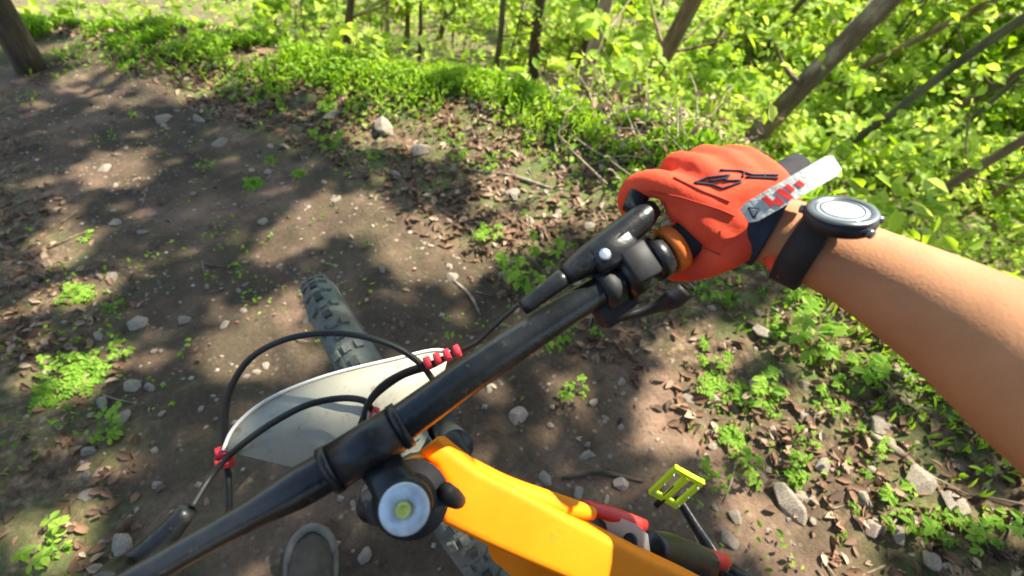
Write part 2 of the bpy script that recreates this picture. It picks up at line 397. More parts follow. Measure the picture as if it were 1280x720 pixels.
# ------------------------------------------------------------------ leaves
def leaves(C, N, L, W, fold=.25, U=None):
    """diamond leaves: centres C, normals N, lengths L, width ratio W; returns V, F, per-vertex leaf index"""
    n = len(C); N = N / (np.linalg.norm(N, axis=1, keepdims=True) + 1e-9)
    if U is None: U = RNG.normal(size=(n, 3))
    U = U - (U * N).sum(1, keepdims=True) * N; U /= np.linalg.norm(U, axis=1, keepdims=True) + 1e-9
    S = np.cross(N, U); L = np.asarray(L)[:, None]
    V = np.empty((n, 6, 3))
    V[:, 0] = C - U * L * .5
    V[:, 1] = C - U * L * .12 + S * L * W * .48 + N * L * fold * .35
    V[:, 2] = C + U * L * .22 + S * L * W * .40 + N * L * fold * .25
    V[:, 3] = C + U * L * .5 - N * L * fold * .4
    V[:, 4] = C + U * L * .22 - S * L * W * .40 + N * L * fold * .25
    V[:, 5] = C - U * L * .12 - S * L * W * .48 + N * L * fold * .35
    b = np.arange(n)[:, None] * 6
    F = np.vstack([b + A_([[0, 1, 2, 3]]), b + A_([[0, 3, 4, 5]])])
    return V.reshape(-1, 3), F
def up_normals(n, spread): 
    N = RNG.normal(size=(n, 3)) * spread; N[:, 2] += 1; return N

def crown_obj(parent, C, L, material, spread=.6, W=.62, name='crown', tone=None):
    C = np.asarray(C); n = len(C)
    V, F = leaves(C, up_normals(n, spread), L, W)
    t = RNG.uniform(0, 1, n) if tone is None else tone
    return mesh_obj(name, V, F, material, parent, smooth=False, tone=np.repeat(t, 6))

# ------------------------------------------------------------------ trees in view
def least_lean(base, px, py):
    """the point on the pixel ray that keeps a trunk from base closest to upright"""
    best = None
    for t in np.arange(1.5, 16, .05):
        q = P(px, py, t); v = q - base
        if v[2] < .15: continue
        a = v[2] / np.linalg.norm(v)
        if best is None or a > best[0]: best = (a, q)
    return best[1]
def spray(c, r, n, flat=.35):
    d = RNG.normal(size=(n, 3)); d /= np.linalg.norm(d, axis=1, keepdims=True); d *= RNG.uniform(0, 1, (n, 1)) ** .45
    return c + d * A_([r, r, r * flat])
TREES = [  # base pixel, upper pixel, distance, width in px, bark, height, label
 ((433, 78), (437, 20), 4.9, 11, 'bark_dark', 7, 'slim dark upright tree at the far edge of the green bank'),
 ((482, 72), (484, 20), 7.5, 7, 'bark_tan', 6, 'thin pale tree left of a pair of thin brown trunks'),
 ((505, 68), (508, 20), 8.2, 7, 'bark_brown', 6, 'thin brown tree between two thin trunks behind the green bank'),
 ((524, 76), (527, 20), 7.0, 6, 'bark_dark', 6, 'thinnest dark tree of the cluster behind the green bank'),
 ((545, 62), (551, 20), 9.0, 8, 'bark_moss', 7, 'mossy thin tree far behind the green bank'),
 ((617, 84), (621, 20), 6.4, 9, 'bark_moss', 7, 'straight slim mossy tree rising from a brown brush patch'),
 ((662, 62), (668, 20), 8.0, 7, 'bark_dark', 6, 'thin dark tree close beside a thicker dark trunk'),
 ((671, 78), (680, 20), 6.6, 15, 'bark_dark', 8, 'thick dark trunk standing beside a thinner dark tree'),
 ((723, 140), (744, 20), 4.9, 19, 'bark_tan', 8, 'pale tan trunk lit by sun behind the green bank'),
 ((728, 70), (738, 20), 7.4, 10, 'bark_dark', 8, 'dark tree half hidden behind the pale tan trunk'),
 ((783, 132), (843, 20), 5.4, 24, 'bark_brown', 9, 'thick leaning brown trunk near the pale tan tree'),
 ((888, 66), (905, 30), 7.6, 9, 'bark_brown', 6, 'small dark leaning tree among bright leaves'),
 ((925, 192), (1085, 20), 5.0, 30, 'bark_sun_patches', 9, 'largest leaning brown trunk with painted sunlit patches above the glove'),
 ((950, 75), (985, 25), 7.5, 9, 'bark_dark', 6, 'slim dark sapling trunk leaning beside the largest trunk'),
 ((985, 222), (1240, 55), 4.6, 13, 'bark_moss', 8, 'long straight dark pole tree crossing above the watch'),
 ((1040, 110), (1095, 82), 6.4, 10, 'bark_brown', 6, 'short brown stem seen between large trunk and long pole tree'),
 ((1112, 178), (1235, 105), 6.0, 12, 'bark_dark', 7, 'dark leaning tree right of the long pole tree'),
 ((1105, 250), (1242, 128), 5.6, 8, 'bark_moss', 7, 'very thin leaning tree over the forearm'),
 ((1118, 272), (1245, 180), 5.0, 13, 'bark_brown', 7, 'brown leaning tree just behind the wristwatch'),
 ((1150, 300), (1250, 232), 6.2, 10, 'bark_brown', 6, 'leaning brown tree low beside the forearm'),
 ((1235, 225), (1279, 190), 7.0, 9, 'bark_dark', 6, 'dark leaning tree farthest down the slope past the forearm'),
]
TOPS = []
for bp, up, dist, wpx, bark, hgt, label in TREES:
    dist *= 1.4; r = ray(*bp); r = r / np.linalg.norm(r); base = CAMW + r * dist
    g = float(H(base[0], base[1]))
    tip = least_lean(base, *up); dirv = nrm(tip - base)
    foot = base - dirv * max((base[2] - g) / max(dirv[2], .3) + .12, .05)
    rad = wpx * (.42 if wpx > 12 else .38) * (.25 * depth_of(base) + .75 * depth_of(tip)) / FPX
    L = hgt - (base[2] - foot[2])
    pts = [foot]
    side = nrm(np.cross(dirv, [.3, .8, .1]))
    for k in range(1, 9):
        t = k / 8; up_mix = nrm(dirv * (1 - .35 * t) + A_([0, 0, 1]) * .35 * t)
        pts.append(pts[-1] + up_mix * (hgt / 8) + side * random.uniform(-.10, .10) + A_([random.uniform(-.05, .05), random.uniform(-.05, .05), 0]))
    root = thing('forest_tree', foot, label, 'tree', 'trees on the slope behind the green bank')
    rr = [rad * 1.35, rad * 1.08, rad, rad * .95, rad * .9, rad * .8, rad * .65, rad * .45, rad * .2]
    parts = [ctube(pts, rr, 12, 4, wob=.05)]
    tops = []
    for k in range(10):
        t = random.uniform(.12, .98); s = pts[int(t * 8)]; a = random.uniform(0, 6.28)
        e = s + A_([math.cos(a), math.sin(a), random.uniform(.3, .9)]) * random.uniform(.5, 1.1)
        parts.append(ctube([s, (s + e) / 2 + A_([0, 0, -.05]), e], [rad * .30, rad * .2, rad * .08], 6, 3)); tops.append(e)
    v, f = join(parts); mesh_obj('trunk', v, f, M[bark], root)
    C = np.vstack([spray(e, .55, 45) for e in tops + [pts[-1]]])
    crown_obj(root, C, RNG.uniform(.08, .14, len(C)), M['leaf'])
    TOPS.append((root, pts))
# pale patches on the largest trunk: sunlight put into the bark colour
big_root, big_pts = TOPS[12]

# large trunk at the far end of the trail, cut by the picture's edge
def old_tree(base, rad, hgt, label, bark, name='forest_tree', crown_r=1.6):
    root = thing(name, base, label, 'tree', 'tall trees around the trail')
    pts = [base + A_([0, 0, -.2])] + [base + A_([random.uniform(-.08, .08) * k, random.uniform(-.08, .08) * k, hgt * k / 8]) for k in range(1, 9)]
    parts = [ctube(pts, [rad * 1.6, rad * 1.08, rad, rad * .9, rad * .85, rad * .7, rad * .6, rad * .4, rad * .2], 14, 4, wob=.04)]
    for k in range(9):
        s = pts[random.randint(5, 8)]; a = k * .7; e = s + A_([math.cos(a), math.sin(a), .5]) * random.uniform(1, crown_r + .6)
        parts.append(ctube([s, (s + e) / 2 + A_([0, 0, .15]), e], [rad * .4, rad * .25, rad * .06], 6, 3))
    v, f = join(parts); mesh_obj('trunk', v, f, M[bark], root)
    return root, pts
CAN = []
b_ = G(38, 86)
CAN.append(old_tree(b_, .055, 9, 'dark tree trunk at the end of the trail beside a sunlit patch', 'bark_dark'))
for (x, y, lab) in [(5.6, -3.4, 'tall tree down the slope behind the rider'), (-2.6, 1.2, 'tall tree on the uphill side of the trail'),
                    (3.2, -4.6, 'tall tree deep in the wood with a wide crown'), (-1.9, -2.6, 'tall tree on the uphill side behind the rider'), (-3.4, 4.4, 'tall tree far ahead beside the trail')]:
    CAN.append(old_tree(A_([x, y, float(H(x, y))]), .14, 9, lab, 'bark_brown'))

# sun patches on the ground: the canopy is open along the sun's rays to them
HOLES = [(185, 92, .30), (120, 88, .2), (230, 105, .2), (140, 205, .13), (160, 215, .11), (400, 262, .09), (440, 268, .13), (500, 300, .13), (545, 318, .14), (470, 285, .1), (575, 325, .1), (360, 298, .08),
         (330, 415, .09), (355, 440, .10), (300, 450, .06), (350, 395, .07), (510, 168, .16), (560, 172, .16), (600, 188, .16), (470, 165, .11), (640, 215, .08), (870, 445, .09), (865, 470, .07), (880, 528, .11), (925, 538, .08), (840, 525, .08),
         (1005, 648, .07), (1045, 640, .08), (1060, 615, .08), (1030, 665, .07), (970, 672, .09), (1000, 685, .07), (990, 560, .05), (760, 262, .14), (680, 215, .1), (1160, 650, .06), (95, 310, .09), (70, 300, .06), (830, 490, .04),
         (95, 370, .04), (110, 475, .05), (60, 680, .04), (710, 495, .03), (690, 260, .10), (640, 300, .07), (620, 240, .07), (1000, 430, .10), (1060, 455, .08), (1120, 480, .08)]
HG = A_([[*(G(a, b)[:2]), r] for a, b, r in HOLES])
HOLE3D = [(P(880, 270, .40), .10), (P(960, 250, .38), .07), (P(1085, 325, .33), .05), (P(620, 640, .42), .07), (P(720, 690, .44), .07), (P(845, 608, .9), .05), (P(300, 640, .32), .03), (P(640, 425, .37), .045), (P(740, 370, .38), .04)]
def sun_foot(Pn):
    Pn = np.atleast_2d(Pn); z0 = -(GN[0] * Pn[:, 0] + GN[1] * Pn[:, 1]) / GN[2]
    t = (Pn @ GN) / (SUN @ GN); q = Pn - SUN[None] * t[:, None]; return q[:, :2]
for w, r in HOLE3D: HG = np.vstack([HG, [*sun_foot(w)[0], r]])
N_CAN = 90000
fx = RNG.uniform(-4.5, 7.5, N_CAN); fy = RNG.uniform(-5, 8, N_CAN)
hgt = RNG.uniform(4.2, 8.5, N_CAN)
base = np.stack([fx, fy, -(GN[0] * fx + GN[1] * fy) / GN[2]], 1)
pos = base + SUN[None] * (hgt / SUN[2])[:, None]
keep = np.ones(N_CAN, bool)
for hx, hy, hr in HG:
    keep &= ((fx - hx) ** 2 + (fy - hy) ** 2) > (hr * .92 + .036 + .045 * vnoise(fx * 9, fy * 9, 77)) ** 2
dB = belt_d(fx, fy); dens = np.where(dB > -.25, .10, np.where(tq(fx, fy) > .8, .55, 1.))
nz = vnoise(fx * 3.2, fy * 3.2, 60) * .6 + vnoise(fx * 7, fy * 7, 61) * .4
keep &= (nz < np.where(dens < .3, .30, np.where(dens < .9, .80, 1.1)))
pos = pos[keep]
cc = A_([p[1][-1] for p in CAN]); own = np.argmin(((pos[:, None, :2] - cc[None, :, :2]) ** 2).sum(2), 1)
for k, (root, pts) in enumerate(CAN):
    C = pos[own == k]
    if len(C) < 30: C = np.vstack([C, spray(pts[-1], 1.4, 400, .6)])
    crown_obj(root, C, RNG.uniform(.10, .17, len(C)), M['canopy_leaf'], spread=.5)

# ------------------------------------------------------------------ saplings filling the wood with bright leaves
def belt_y(px): return np.interp(px, [q[0] for q in BELT_PX], [q[1] for q in BELT_PX])
def sapling(c, r, n, size, label, lean=0):
    g = float(H(c[0], c[1])); foot = A_([c[0] + random.uniform(-.15, .15), c[1] + random.uniform(-.15, .15), g - .05])
    root = thing('beech_sapling', foot, label, 'sapling', 'leafy saplings in the wood')
    parts = [ctube([foot, (foot + c) / 2 + RNG.normal(size=3) * .05, c], [.016, .012, .006], 6, 4)]
    C = []; k = max(4, int(n / 45))
    for j in range(k):
        a = random.uniform(0, 6.28); rr = r * random.uniform(.2, 1); e = c + A_([math.cos(a) * rr, math.sin(a) * rr, random.uniform(-.8, .8) * r])
        s = foot + (c - foot) * random.uniform(.55, 1)
        parts.append(tube(catmull([s, (s + e) / 2 + A_([0, 0, .06]), e], 3), [.007, .005, .002], 4))
        C.append(spray(e, r * random.uniform(.28, .5), 45, .3))
    C = np.vstack(C); v, f = join(parts); mesh_obj('trunk', v, f, M['bark_moss'], root)
    tb = random.uniform(.15, .95)
    crown_obj(root, C, RNG.uniform(.7, 1.25, len(C)) * size, M['leaf'], spread=.55, tone=np.clip(RNG.normal(tb, .22, len(C)), 0, 1))
spots = []
for px in range(330, 1340, 40):
    for py in range(-50, 320, 34):
        x = px + random.uniform(-20, 20); y = py + random.uniform(-18, 18)
        lim = belt_y(x) - 38 - 25 * (x < 760)
        if y > lim or (x < 560 and y > 45): continue
        if 740 < x < 900 and 110 < y < 220: continue
        spots.append((x, y))
for k in range(70): spots.append((random.uniform(760, 1330), random.uniform(-50, 210)))
for x, y in spots:
    r = ray(x, y); r = r / np.linalg.norm(r)
    q = G(x, y); dmax = np.linalg.norm(q - CAMW)
    d = random.uniform(.60, .98) * min(dmax, 15); d = max(d, 5.2)
    if x < 760: d = min(dmax * .97, max(d, 5.2))
    c = CAMW + r * d
    if c[2] < H(c[0], c[1]) + .1: c[2] = H(c[0], c[1]) + random.uniform(.15, .4)
    if belt_d(c[0], c[1]) < (1.2 if x < 780 else .6): continue
    blocked = False
    for (bx, by), (ux, uy), dt, wp_, *_r in TREES:
        dt *= 1.4
        if wp_ < 8: continue
        ex, ey = ux - bx, uy - by; t = max(0, min(1.1, ((x - bx) * ex + (y - by) * ey) / (ex * ex + ey * ey)))
        if math.hypot(x - bx - t * ex, y - by - t * ey) < 60 and d < dt + .9 and random.random() < .92: blocked = dt + .9
    if blocked:
        d = blocked + random.uniform(0, 1.5); c = CAMW + r * d
        if c[2] < H(c[0], c[1]) + .15: c[2] = H(c[0], c[1]) + random.uniform(.2, .5)
    near = min(TREES, key=lambda t: math.hypot(t[0][0] * .5 + t[1][0] * .5 - x, (t[0][1] + t[1][1]) * .5 - y))[6]
    near = ' '.join(near.split()[:4]); near = near if not near.split()[-1] in ('at', 'of', 'left', 'far', 'tree', 'sapling') else ' '.join(near.split()[:3])
    sapling(c, random.uniform(.45, .85), 320, (.085 + .006 * d) * random.choice([.6, .75, .9, 1.15]), 'young beech sapling with yellow-green leaves close to the ' + near)

# ------------------------------------------------------------------ low green bank and undergrowth
def undergrowth(name, X, Y, hmax, size, label, tone_mu, material=None, grass=0):
    n = len(X); z = H(X, Y); hh = RNG.uniform(.01, 1, n) ** .8 * hmax
    C = np.stack([X, Y, z + hh], 1)
    N_ = up_normals(n, .75); U_ = RNG.normal(size=(n, 3)); W_ = np.full((n, 1), .55); L_ = RNG.uniform(.6, 1.4, n) * size
    if grass:
        g = RNG.uniform(0, 1, n) < grass; N_[g, 2] *= .15; U_[g] = U_[g] * .35 + A_([0, 0, 1.]); W_[g] = .16; L_[g] *= 1.6
    V, F = leaves(C, N_, L_, W_, U=U_)
    t = np.clip(RNG.normal(tone_mu, .22, n) + fbm(X * 2.5, Y * 2.5, 90) * .8, 0, 1)
    o = mesh_obj(name, V, F, material or M['plant_leaf'], None, smooth=False, tone=np.repeat(t, 6), loc=A_([X.mean(), Y.mean(), 0]))
    return tag(o, label, 'undergrowth', None, 'stuff')
X = []; Y = []; HM = []
for a, b in zip(BELT[1:-2], BELT[2:-1]):
    L = np.linalg.norm(b - a); n = int(L * 4200); t = RNG.uniform(0, 1, n); nn = A_([-(b - a)[1], (b - a)[0]]) / L
    off = RNG.normal(.08, .17, n); q = a[None] + (b - a)[None] * t[:, None] + nn[None] * off[:, None]
    X.append(q[:, 0]); Y.append(q[:, 1])
X = np.concatenate(X); Y = np.concatenate(Y)
k = vnoise(X * 3.1, Y * 3.1, 31) * .55 + vnoise(X * 8, Y * 8, 32) * .45 > .40; X, Y = X[k], Y[k]
db = belt_d(X, Y); hm = .03 + .085 * np.exp(-(db / .2) ** 2) * (.35 + vnoise(X * 4, Y * 4, 33))
undergrowth('green_undergrowth', X, Y, hm, np.where(X + Y < 1.6, .024, .032), 'bright green low plants covering the bank along the trail', .6, None, .5)
n = 26000; X = RNG.uniform(-2, 12, n); Y = RNG.uniform(-5, 14, n); d = belt_d(X, Y)
k = (d > .3) & (vnoise(X * 1.3, Y * 1.3, 35) * .6 + vnoise(X * 4, Y * 4, 36) * .4 > .45); X, Y = X[k], Y[k]
undergrowth('wood_floor_undergrowth', X, Y, .30, .085, 'patchy green seedlings and ferns on the floor of the wood', .4, M['leaf'])
# sparse tiny greenery through the litter
n = 26000; X = RNG.uniform(-2.6, 3.2, n); Y = RNG.uniform(-1.6, 5.5, n); d = belt_d(X, Y); q = tq(X, Y)
zone = np.clip(np.maximum(q - .62, -q - .62) / .3, 0, 1) + .8 * np.clip((Y - 2.2) / 1.2, 0, 1) * (np.abs(q) > .15)
k = (d < .1) & (vnoise(X * 2.6, Y * 2.6, 37) * .55 + vnoise(X * 9, Y * 9, 38) * .45 + .16 * np.clip(zone, 0, 1) > .675); X, Y = X[k], Y[k]
undergrowth('ground_ivy', X, Y, .035, .017, 'tiny green seedlings scattered through the leaf litter', .4)

# ------------------------------------------------------------------ leaf litter, twigs, pebbles
n = 95000; X = RNG.uniform(-2.6, 3.4, n); Y = RNG.uniform(-1.6, 5.4, n); q = tq(X, Y); d = belt_d(X, Y)
pr = np.clip(np.maximum(q - .5, -q - .55) / .3, .06, .9) * np.where(vnoise(X * 3, Y * 3, 39) * .6 + vnoise(X * 8, Y * 8, 41) * .4 > .47, 1, .28)
k = (RNG.uniform(0, 1, n) < pr); X, Y = X[k], Y[k]; n = len(X)
C = np.stack([X, Y, H(X, Y) + RNG.uniform(.001, .012, n)], 1)
V, F = leaves(C, up_normals(n, .45), RNG.uniform(.010, .050, n) * np.where(np.abs(tq(X, Y)) < .55, .6, np.where(X > trail_c(Y), 1.15, .9)), .5, fold=.35)
tag(mesh_obj('leaf_litter', V, F, M['litter'], None, False, np.repeat(np.clip(RNG.normal(.38, .28, n), 0, 1), 6), loc=A_([0, 0, 0])), 'dry brown and tan fallen leaves strewn over the soil', 'leaf litter', None, 'stuff')
n = 16000; X = RNG.uniform(-1, 9, n); Y = RNG.uniform(-4, 10, n); d = belt_d(X, Y); k = (d > .05) & (d < 5); X, Y = X[k], Y[k]; n = len(X)
V, F = leaves(np.stack([X, Y, H(X, Y) + .012], 1), up_normals(n, .4), RNG.uniform(.04, .10, n), .55, fold=.3)
tag(mesh_obj('wood_floor_litter', V, F, M['litter'], None, False, np.repeat(np.clip(RNG.normal(.6, .22, n), 0, 1), 6), loc=A_([0, 0, 0])), 'brown fallen leaves on the wooded slope behind the green bank', 'leaf litter', None, 'stuff')
parts = []
for k in range(420):
    x = random.uniform(-2, 3); y = random.uniform(-1.2, 4); 
    if abs(float(tq(x, y))) < .5 and random.random() < .6: continue
    a = random.uniform(0, 6.28); L = random.uniform(.03, .13); e = A_([math.cos(a), math.sin(a)]) * L
    p0 = A_([x, y, float(H(x, y)) + .004]); p1 = A_([x + e[0], y + e[1], float(H(x + e[0], y + e[1])) + .006])
    parts.append(tube([p0, (p0 + p1) / 2 + A_([random.uniform(-.01, .01), 0, .003]), p1], [.003, .0025, .0012], 5))
v, f = join(parts); tag(mesh_obj('fallen_twigs', v, f, M['wood'], None, loc=A_([0, 0, 0])), 'thin broken twigs lying in the litter and soil', 'twigs', None, 'stuff')

def stone_proto(seed, flat):
    r = np.random.default_rng(seed); bm = bmesh.new()
    for k in range(22):
        d = r.normal(size=3); d /= np.linalg.norm(d); d *= r.uniform(.40, .56); bm.verts.new((d[0], d[1] * .78, d[2] * flat))
    bmesh.ops.convex_hull(bm, input=bm.verts); loose = [v for v in bm.verts if not v.link_faces]
    bmesh.ops.delete(bm, geom=loose, context='VERTS'); bmesh.ops.bevel(bm, geom=list(bm.edges), offset=.022, segments=1, affect='EDGES')
    bm.verts.index_update(); V = [tuple(v.co) for v in bm.verts]; F = [tuple(v.index for v in f.verts) for f in bm.faces]; bm.free(); return V, F
SP = []
for s in range(6):
    v, f = stone_proto(s, [.35, .5, .28, .6, .42, .25][s]); me = bpy.data.meshes.new('stone'); me.from_pydata(v, [], f); me.update()
    for pz in me.polygons: pz.use_smooth = False
    me.materials.append(M['stone'] if s != 3 else M['stone_pink']); SP.append(me)
def stone(w, size, label, group='pale stones on the trail', s=None, name='stone'):
    o = bpy.data.objects.new(name, SP[random.randrange(6) if s is None else s]); col.objects.link(o)
    o.location = (w[0], w[1], float(H(w[0], w[1])) + size * .06); o.scale = (size, size * random.uniform(.7, 1.1), size * random.uniform(.8, 1.2))
    o.rotation_euler = (random.uniform(-.3, .3), random.uniform(-.3, .3), random.uniform(0, 6.28)); return tag(o, label, 'stone', group)
STONES = [((648, 520), .075, 'flat pale stone on dark soil just beyond the handlebar'), ((778, 400 + 205), .05, None), ((175, 408), .07, None), ((230, 400), .05, None), ((142, 350), .06, None), ((330, 277), .06, 'rounded pale stone beside a sunlit soil patch'),
          ((335, 215), .05, None), ((145, 280), .06, None), ((178, 290), .05, None), ((190, 488), .04, None), ((300, 367), .025, None), ((308, 358), .03, None), ((565, 352), .05, None), ((130, 505), .06, None), ((152, 688), .08, 'broad flat stone low on the uphill side of the trail'),
          ((965, 540), .04, None), ((890, 505), .05, None), ((860, 500), .05, None), ((1092, 535), .08, None), ((1105, 555), .07, None), ((1185, 630), .08, None), ((1000, 625), .06, None), ((905, 675), .06, None), ((985, 630), .12, 'large half buried grey stone among small plants by the trail'), ((1150, 600), .09, None), ((1180, 670), .05, None),
          ((525, 190), .12, 'pale grey slab of rock on the reddish patch near the bank'), ((480, 165), .16, 'long sunlit tan rock at the foot of the green bank'), ((640, 245), .09, None), ((660, 275), .08, None), ((275, 180), .09, None), ((205, 150), .12, None), ((250, 150), .10, None), ((420, 250), .06, None), ((870, 600), .03, None), ((680, 600), .05, None), ((1130, 390), .08, None), ((950, 420), .08, None), ((1010, 520), .06, None), ((1120, 470), .08, None), ((740, 285), .08, None), ((130, 210), .08, None), ((415, 145), .12, None)]
for (px, py), size, lab in STONES:
    stone(G(px, py), size, lab or 'small pale stone on the dark trail soil', None if lab else 'pale stones on the trail')
for k in range(235):
    px = random.uniform(45, 1240); py = random.uniform(130, 715); w = G(px, py); q = float(tq(w[0], w[1]))
    if belt_d(w[0], w[1]) > -.15: continue
    stone(w, random.choice([.012, .016, .02, .026, .034, .045]) * (1.35 if abs(q) > .6 else 1), ('small pale stone on the dark trail soil' if abs(q) < .6 else 'small pale stone in the litter between trail and green bank' if q > 0 else 'small pale stone on the uphill trail edge'), 'pale stones on the trail' if abs(q) < .6 else 'pale stones beside the trail' if q > 0 else 'pale stones uphill')
parts = []
for k in range(1300):
    x = random.uniform(-1.4, 1.8); y = random.uniform(-1.2, 3.6); s = random.uniform(.004, .012)
    V, F = SP[1].vertices, None
    c = A_([x, y, float(H(x, y)) + s * .2]); vv = A_([[random.uniform(.7, 1.2) * s * a for a in q] for q in ((1, 0, 0), (0, .8, 0), (-1, 0, 0), (0, -.8, 0), (0, 0, .6), (0, 0, -.6))])
    parts.append((vv + c, [(0, 1, 4), (1, 2, 4), (2, 3, 4), (3, 0, 4), (1, 0, 5), (2, 1, 5), (3, 2, 5), (0, 3, 5)]))
v, f = join(parts); tag(mesh_obj('grit', v, f, M['stone'], None, False, loc=A_([0, 0, 0])), 'fine pale grit scattered over the trail', 'grit', None, 'stuff')

def stick(pxs, r, label, name='fallen_branch', cat='branch', bark='wood', lift=.3):
    pts = []
    for a, b in pxs: w = G(a, b); pts.append(w + A_([0, 0, r * lift]))
    v, f = ctube(pts, [r * .7, r, r * .9, r * .5], 8, 5, wob=.12); tag(mesh_obj(name, v, f, M[bark]), label, cat)
stick([(1080, 545), (1115, 568), (1150, 590)], .012, 'short grey branch in the litter below the forearm')
stick([(1000, 545), (1020, 520), (1052, 512)], .007, 'thin dead branch beside the seedlings below the forearm', bark='bark_tan')
stick([(590, 215), (640, 222), (690, 240)], .010, 'dead branch lying in litter at the foot of the bank')
stick([(250, 330), (275, 336), (300, 332)], .006, 'thin dark stick lying on the trail soil', bark='bark_dark')
stick([(700, 600), (745, 592), (800, 604)], .007, 'dark stick on the trail between frame and pedal', bark='bark_dark')
stick([(560, 350), (585, 372), (600, 395)], .006, 'thin stick on shaded soil beyond the handlebar')
# ------------------------------------------------------------------ single plants
def plant_proto(seed, kind):
    r = np.random.default_rng(seed); C = []; N = []; L = []; U = []; st = []
    if kind == 'fern':
        for k in range(9):
            a = k * .7 + r.uniform(-.2, .2); ln = r.uniform(.7, 1.1); pts = []
            for t in np.linspace(0, 1, 8):
                pts.append(A_([math.cos(a) * ln * t * .8, math.sin(a) * ln * t * .8, ln * (.75 * t - .62 * t * t)]))
            st.append(tube(pts, [.012, .004], 4))
            for i in range(1, 8):
                d = nrm(pts[i] - pts[i - 1]); s = nrm(np.cross(d, [0, 0, 1])); w = .26 * (1 - (i / 8.5) ** 1.6) + .05
                for sg in (-1, 1): C.append(pts[i] + s * sg * w * .5); N.append(A_([0, 0, 1]) + r.normal(size=3) * .25); L.append(w * 1.15); U.append(s * sg + d * .5)
            C.append(pts[-1]); N.append(A_([0, 0, 1])); L.append(.14); U.append(d)
    else:
        for k in range(9):
            a = r.uniform(0, 6.28); e = A_([math.cos(a) * r.uniform(.1, .95), math.sin(a) * r.uniform(.1, .8), r.uniform(.25, 1.1)])
            st.append(tube([A_([0, 0, 0]), e * A_([.4, .4, .6]), e], [.016, .012, .006], 4))
            for j in range(r.integers(3, 6)):
                b = a + j * 1.26 + r.uniform(-.4, .4); C.append(e + A_([math.cos(b), math.sin(b), r.uniform(-.12, .05)]) * .16); N.append(A_([math.cos(b) * .3, math.sin(b) * .3, 1]) + r.normal(size=3) * .22); L.append(r.uniform(.14, .46)); U.append(A_([math.cos(b), math.sin(b), -.15]))
    V, F = leaves(A_(C), A_(N), A_(L), .62, U=A_(U)); t = np.clip(r.normal(.5, .25, len(C)), 0, 1)
    me = bpy.data.meshes.new('foliage'); me.from_pydata(V.tolist(), [], F.tolist()); me.materials.append(M['plant_leaf'])
    at = me.attributes.new('tone', 'FLOAT', 'POINT'); at.data.foreach_set('value', np.repeat(t, 6).astype(np.float32)); me.update()
    v, f = join(st); m2 = bpy.data.meshes.new('stem'); m2.from_pydata(v.tolist(), [], f); m2.materials.append(M['stem']); m2.update()
    return me, m2
PP = [plant_proto(1, 'fern'), plant_proto(2, 'fern'), plant_proto(3, 'leafy'), plant_proto(4, 'leafy'), plant_proto(5, 'leafy')]
def plant(w, size, label, group=None, s=None):
    s = random.randrange(5) if s is None else s
    root = thing('woodland_plant', A_([w[0], w[1], float(H(w[0], w[1])) - .004]), label, 'plant', group)
    root.scale = (size, size, size * random.uniform(.8, 1.1)); root.rotation_euler = (0, 0, random.uniform(0, 6.28))
    for nm, me in zip(('foliage', 'stem'), PP[s]):
        o = bpy.data.objects.new(nm, me); col.objects.link(o); o.parent = root
SEED = 'small leafy green seedling in the litter between trail and green bank'
NAMED = [((97, 372), .075, 'bright green fern between stones on the uphill trail edge', 0), ((112, 470), .095, 'larger bright green fern at the uphill trail edge', 0), ((68, 492), .08, 'spreading green fern low on the uphill side beside a larger fern', 1), ((60, 680), .07, 'bright green leafy plant beside the broad flat stone', 2),
         ((712, 495), .055, 'lone bright green seedling on dark soil beyond the handlebar', 3), ((318, 232), .07, 'dull green fern on the dark trail near the sunlit patch', 1), ((995, 430), .13, 'large bright green leafy plant below the forearm', 2), ((1045, 455), .12, 'green leafy plant just downhill of a larger bright plant', 4), ((880, 600), .05, 'small green seedling beside the yellow pedal', 3),
         ((930, 590), .06, 'small yellow-green seedling beside a large grey stone', 2), ((1110, 640), .08, 'yellow-green seedling above a sunlit soil patch', 4), ((690, 430), .07, 'green seedling peeping out beneath the brake lever', 3), ((640, 350), .10, 'yellow-green plant in the litter beside the brake hose', 2)]
for (px, py), s, lab, kd in NAMED: plant(G(px, py), s, lab, None, kd)
cnt = 0
while cnt < 95:
    px = random.uniform(45, 1260); py = random.uniform(60, 710); w = G(px, py); q = float(tq(w[0], w[1])); d = float(belt_d(w[0], w[1]))
    if d > -.12: continue
    if abs(q) < .62 and (py > 250 or random.random() < .85): continue
    if py > 560 and random.random() < .5: continue
    if d < -.7 and random.random() < .35: continue
    plant(w, random.choice([.025, .032, .04, .05, .065, .085]), (SEED if q > .62 else 'small green seedling on the uphill edge of the trail' if q < -.62 else 'small green seedling in the dark trail soil'), 'seedlings in the litter beside the trail' if q > .62 else 'seedlings uphill' if q < -.62 else 'seedlings in the trail'); cnt += 1

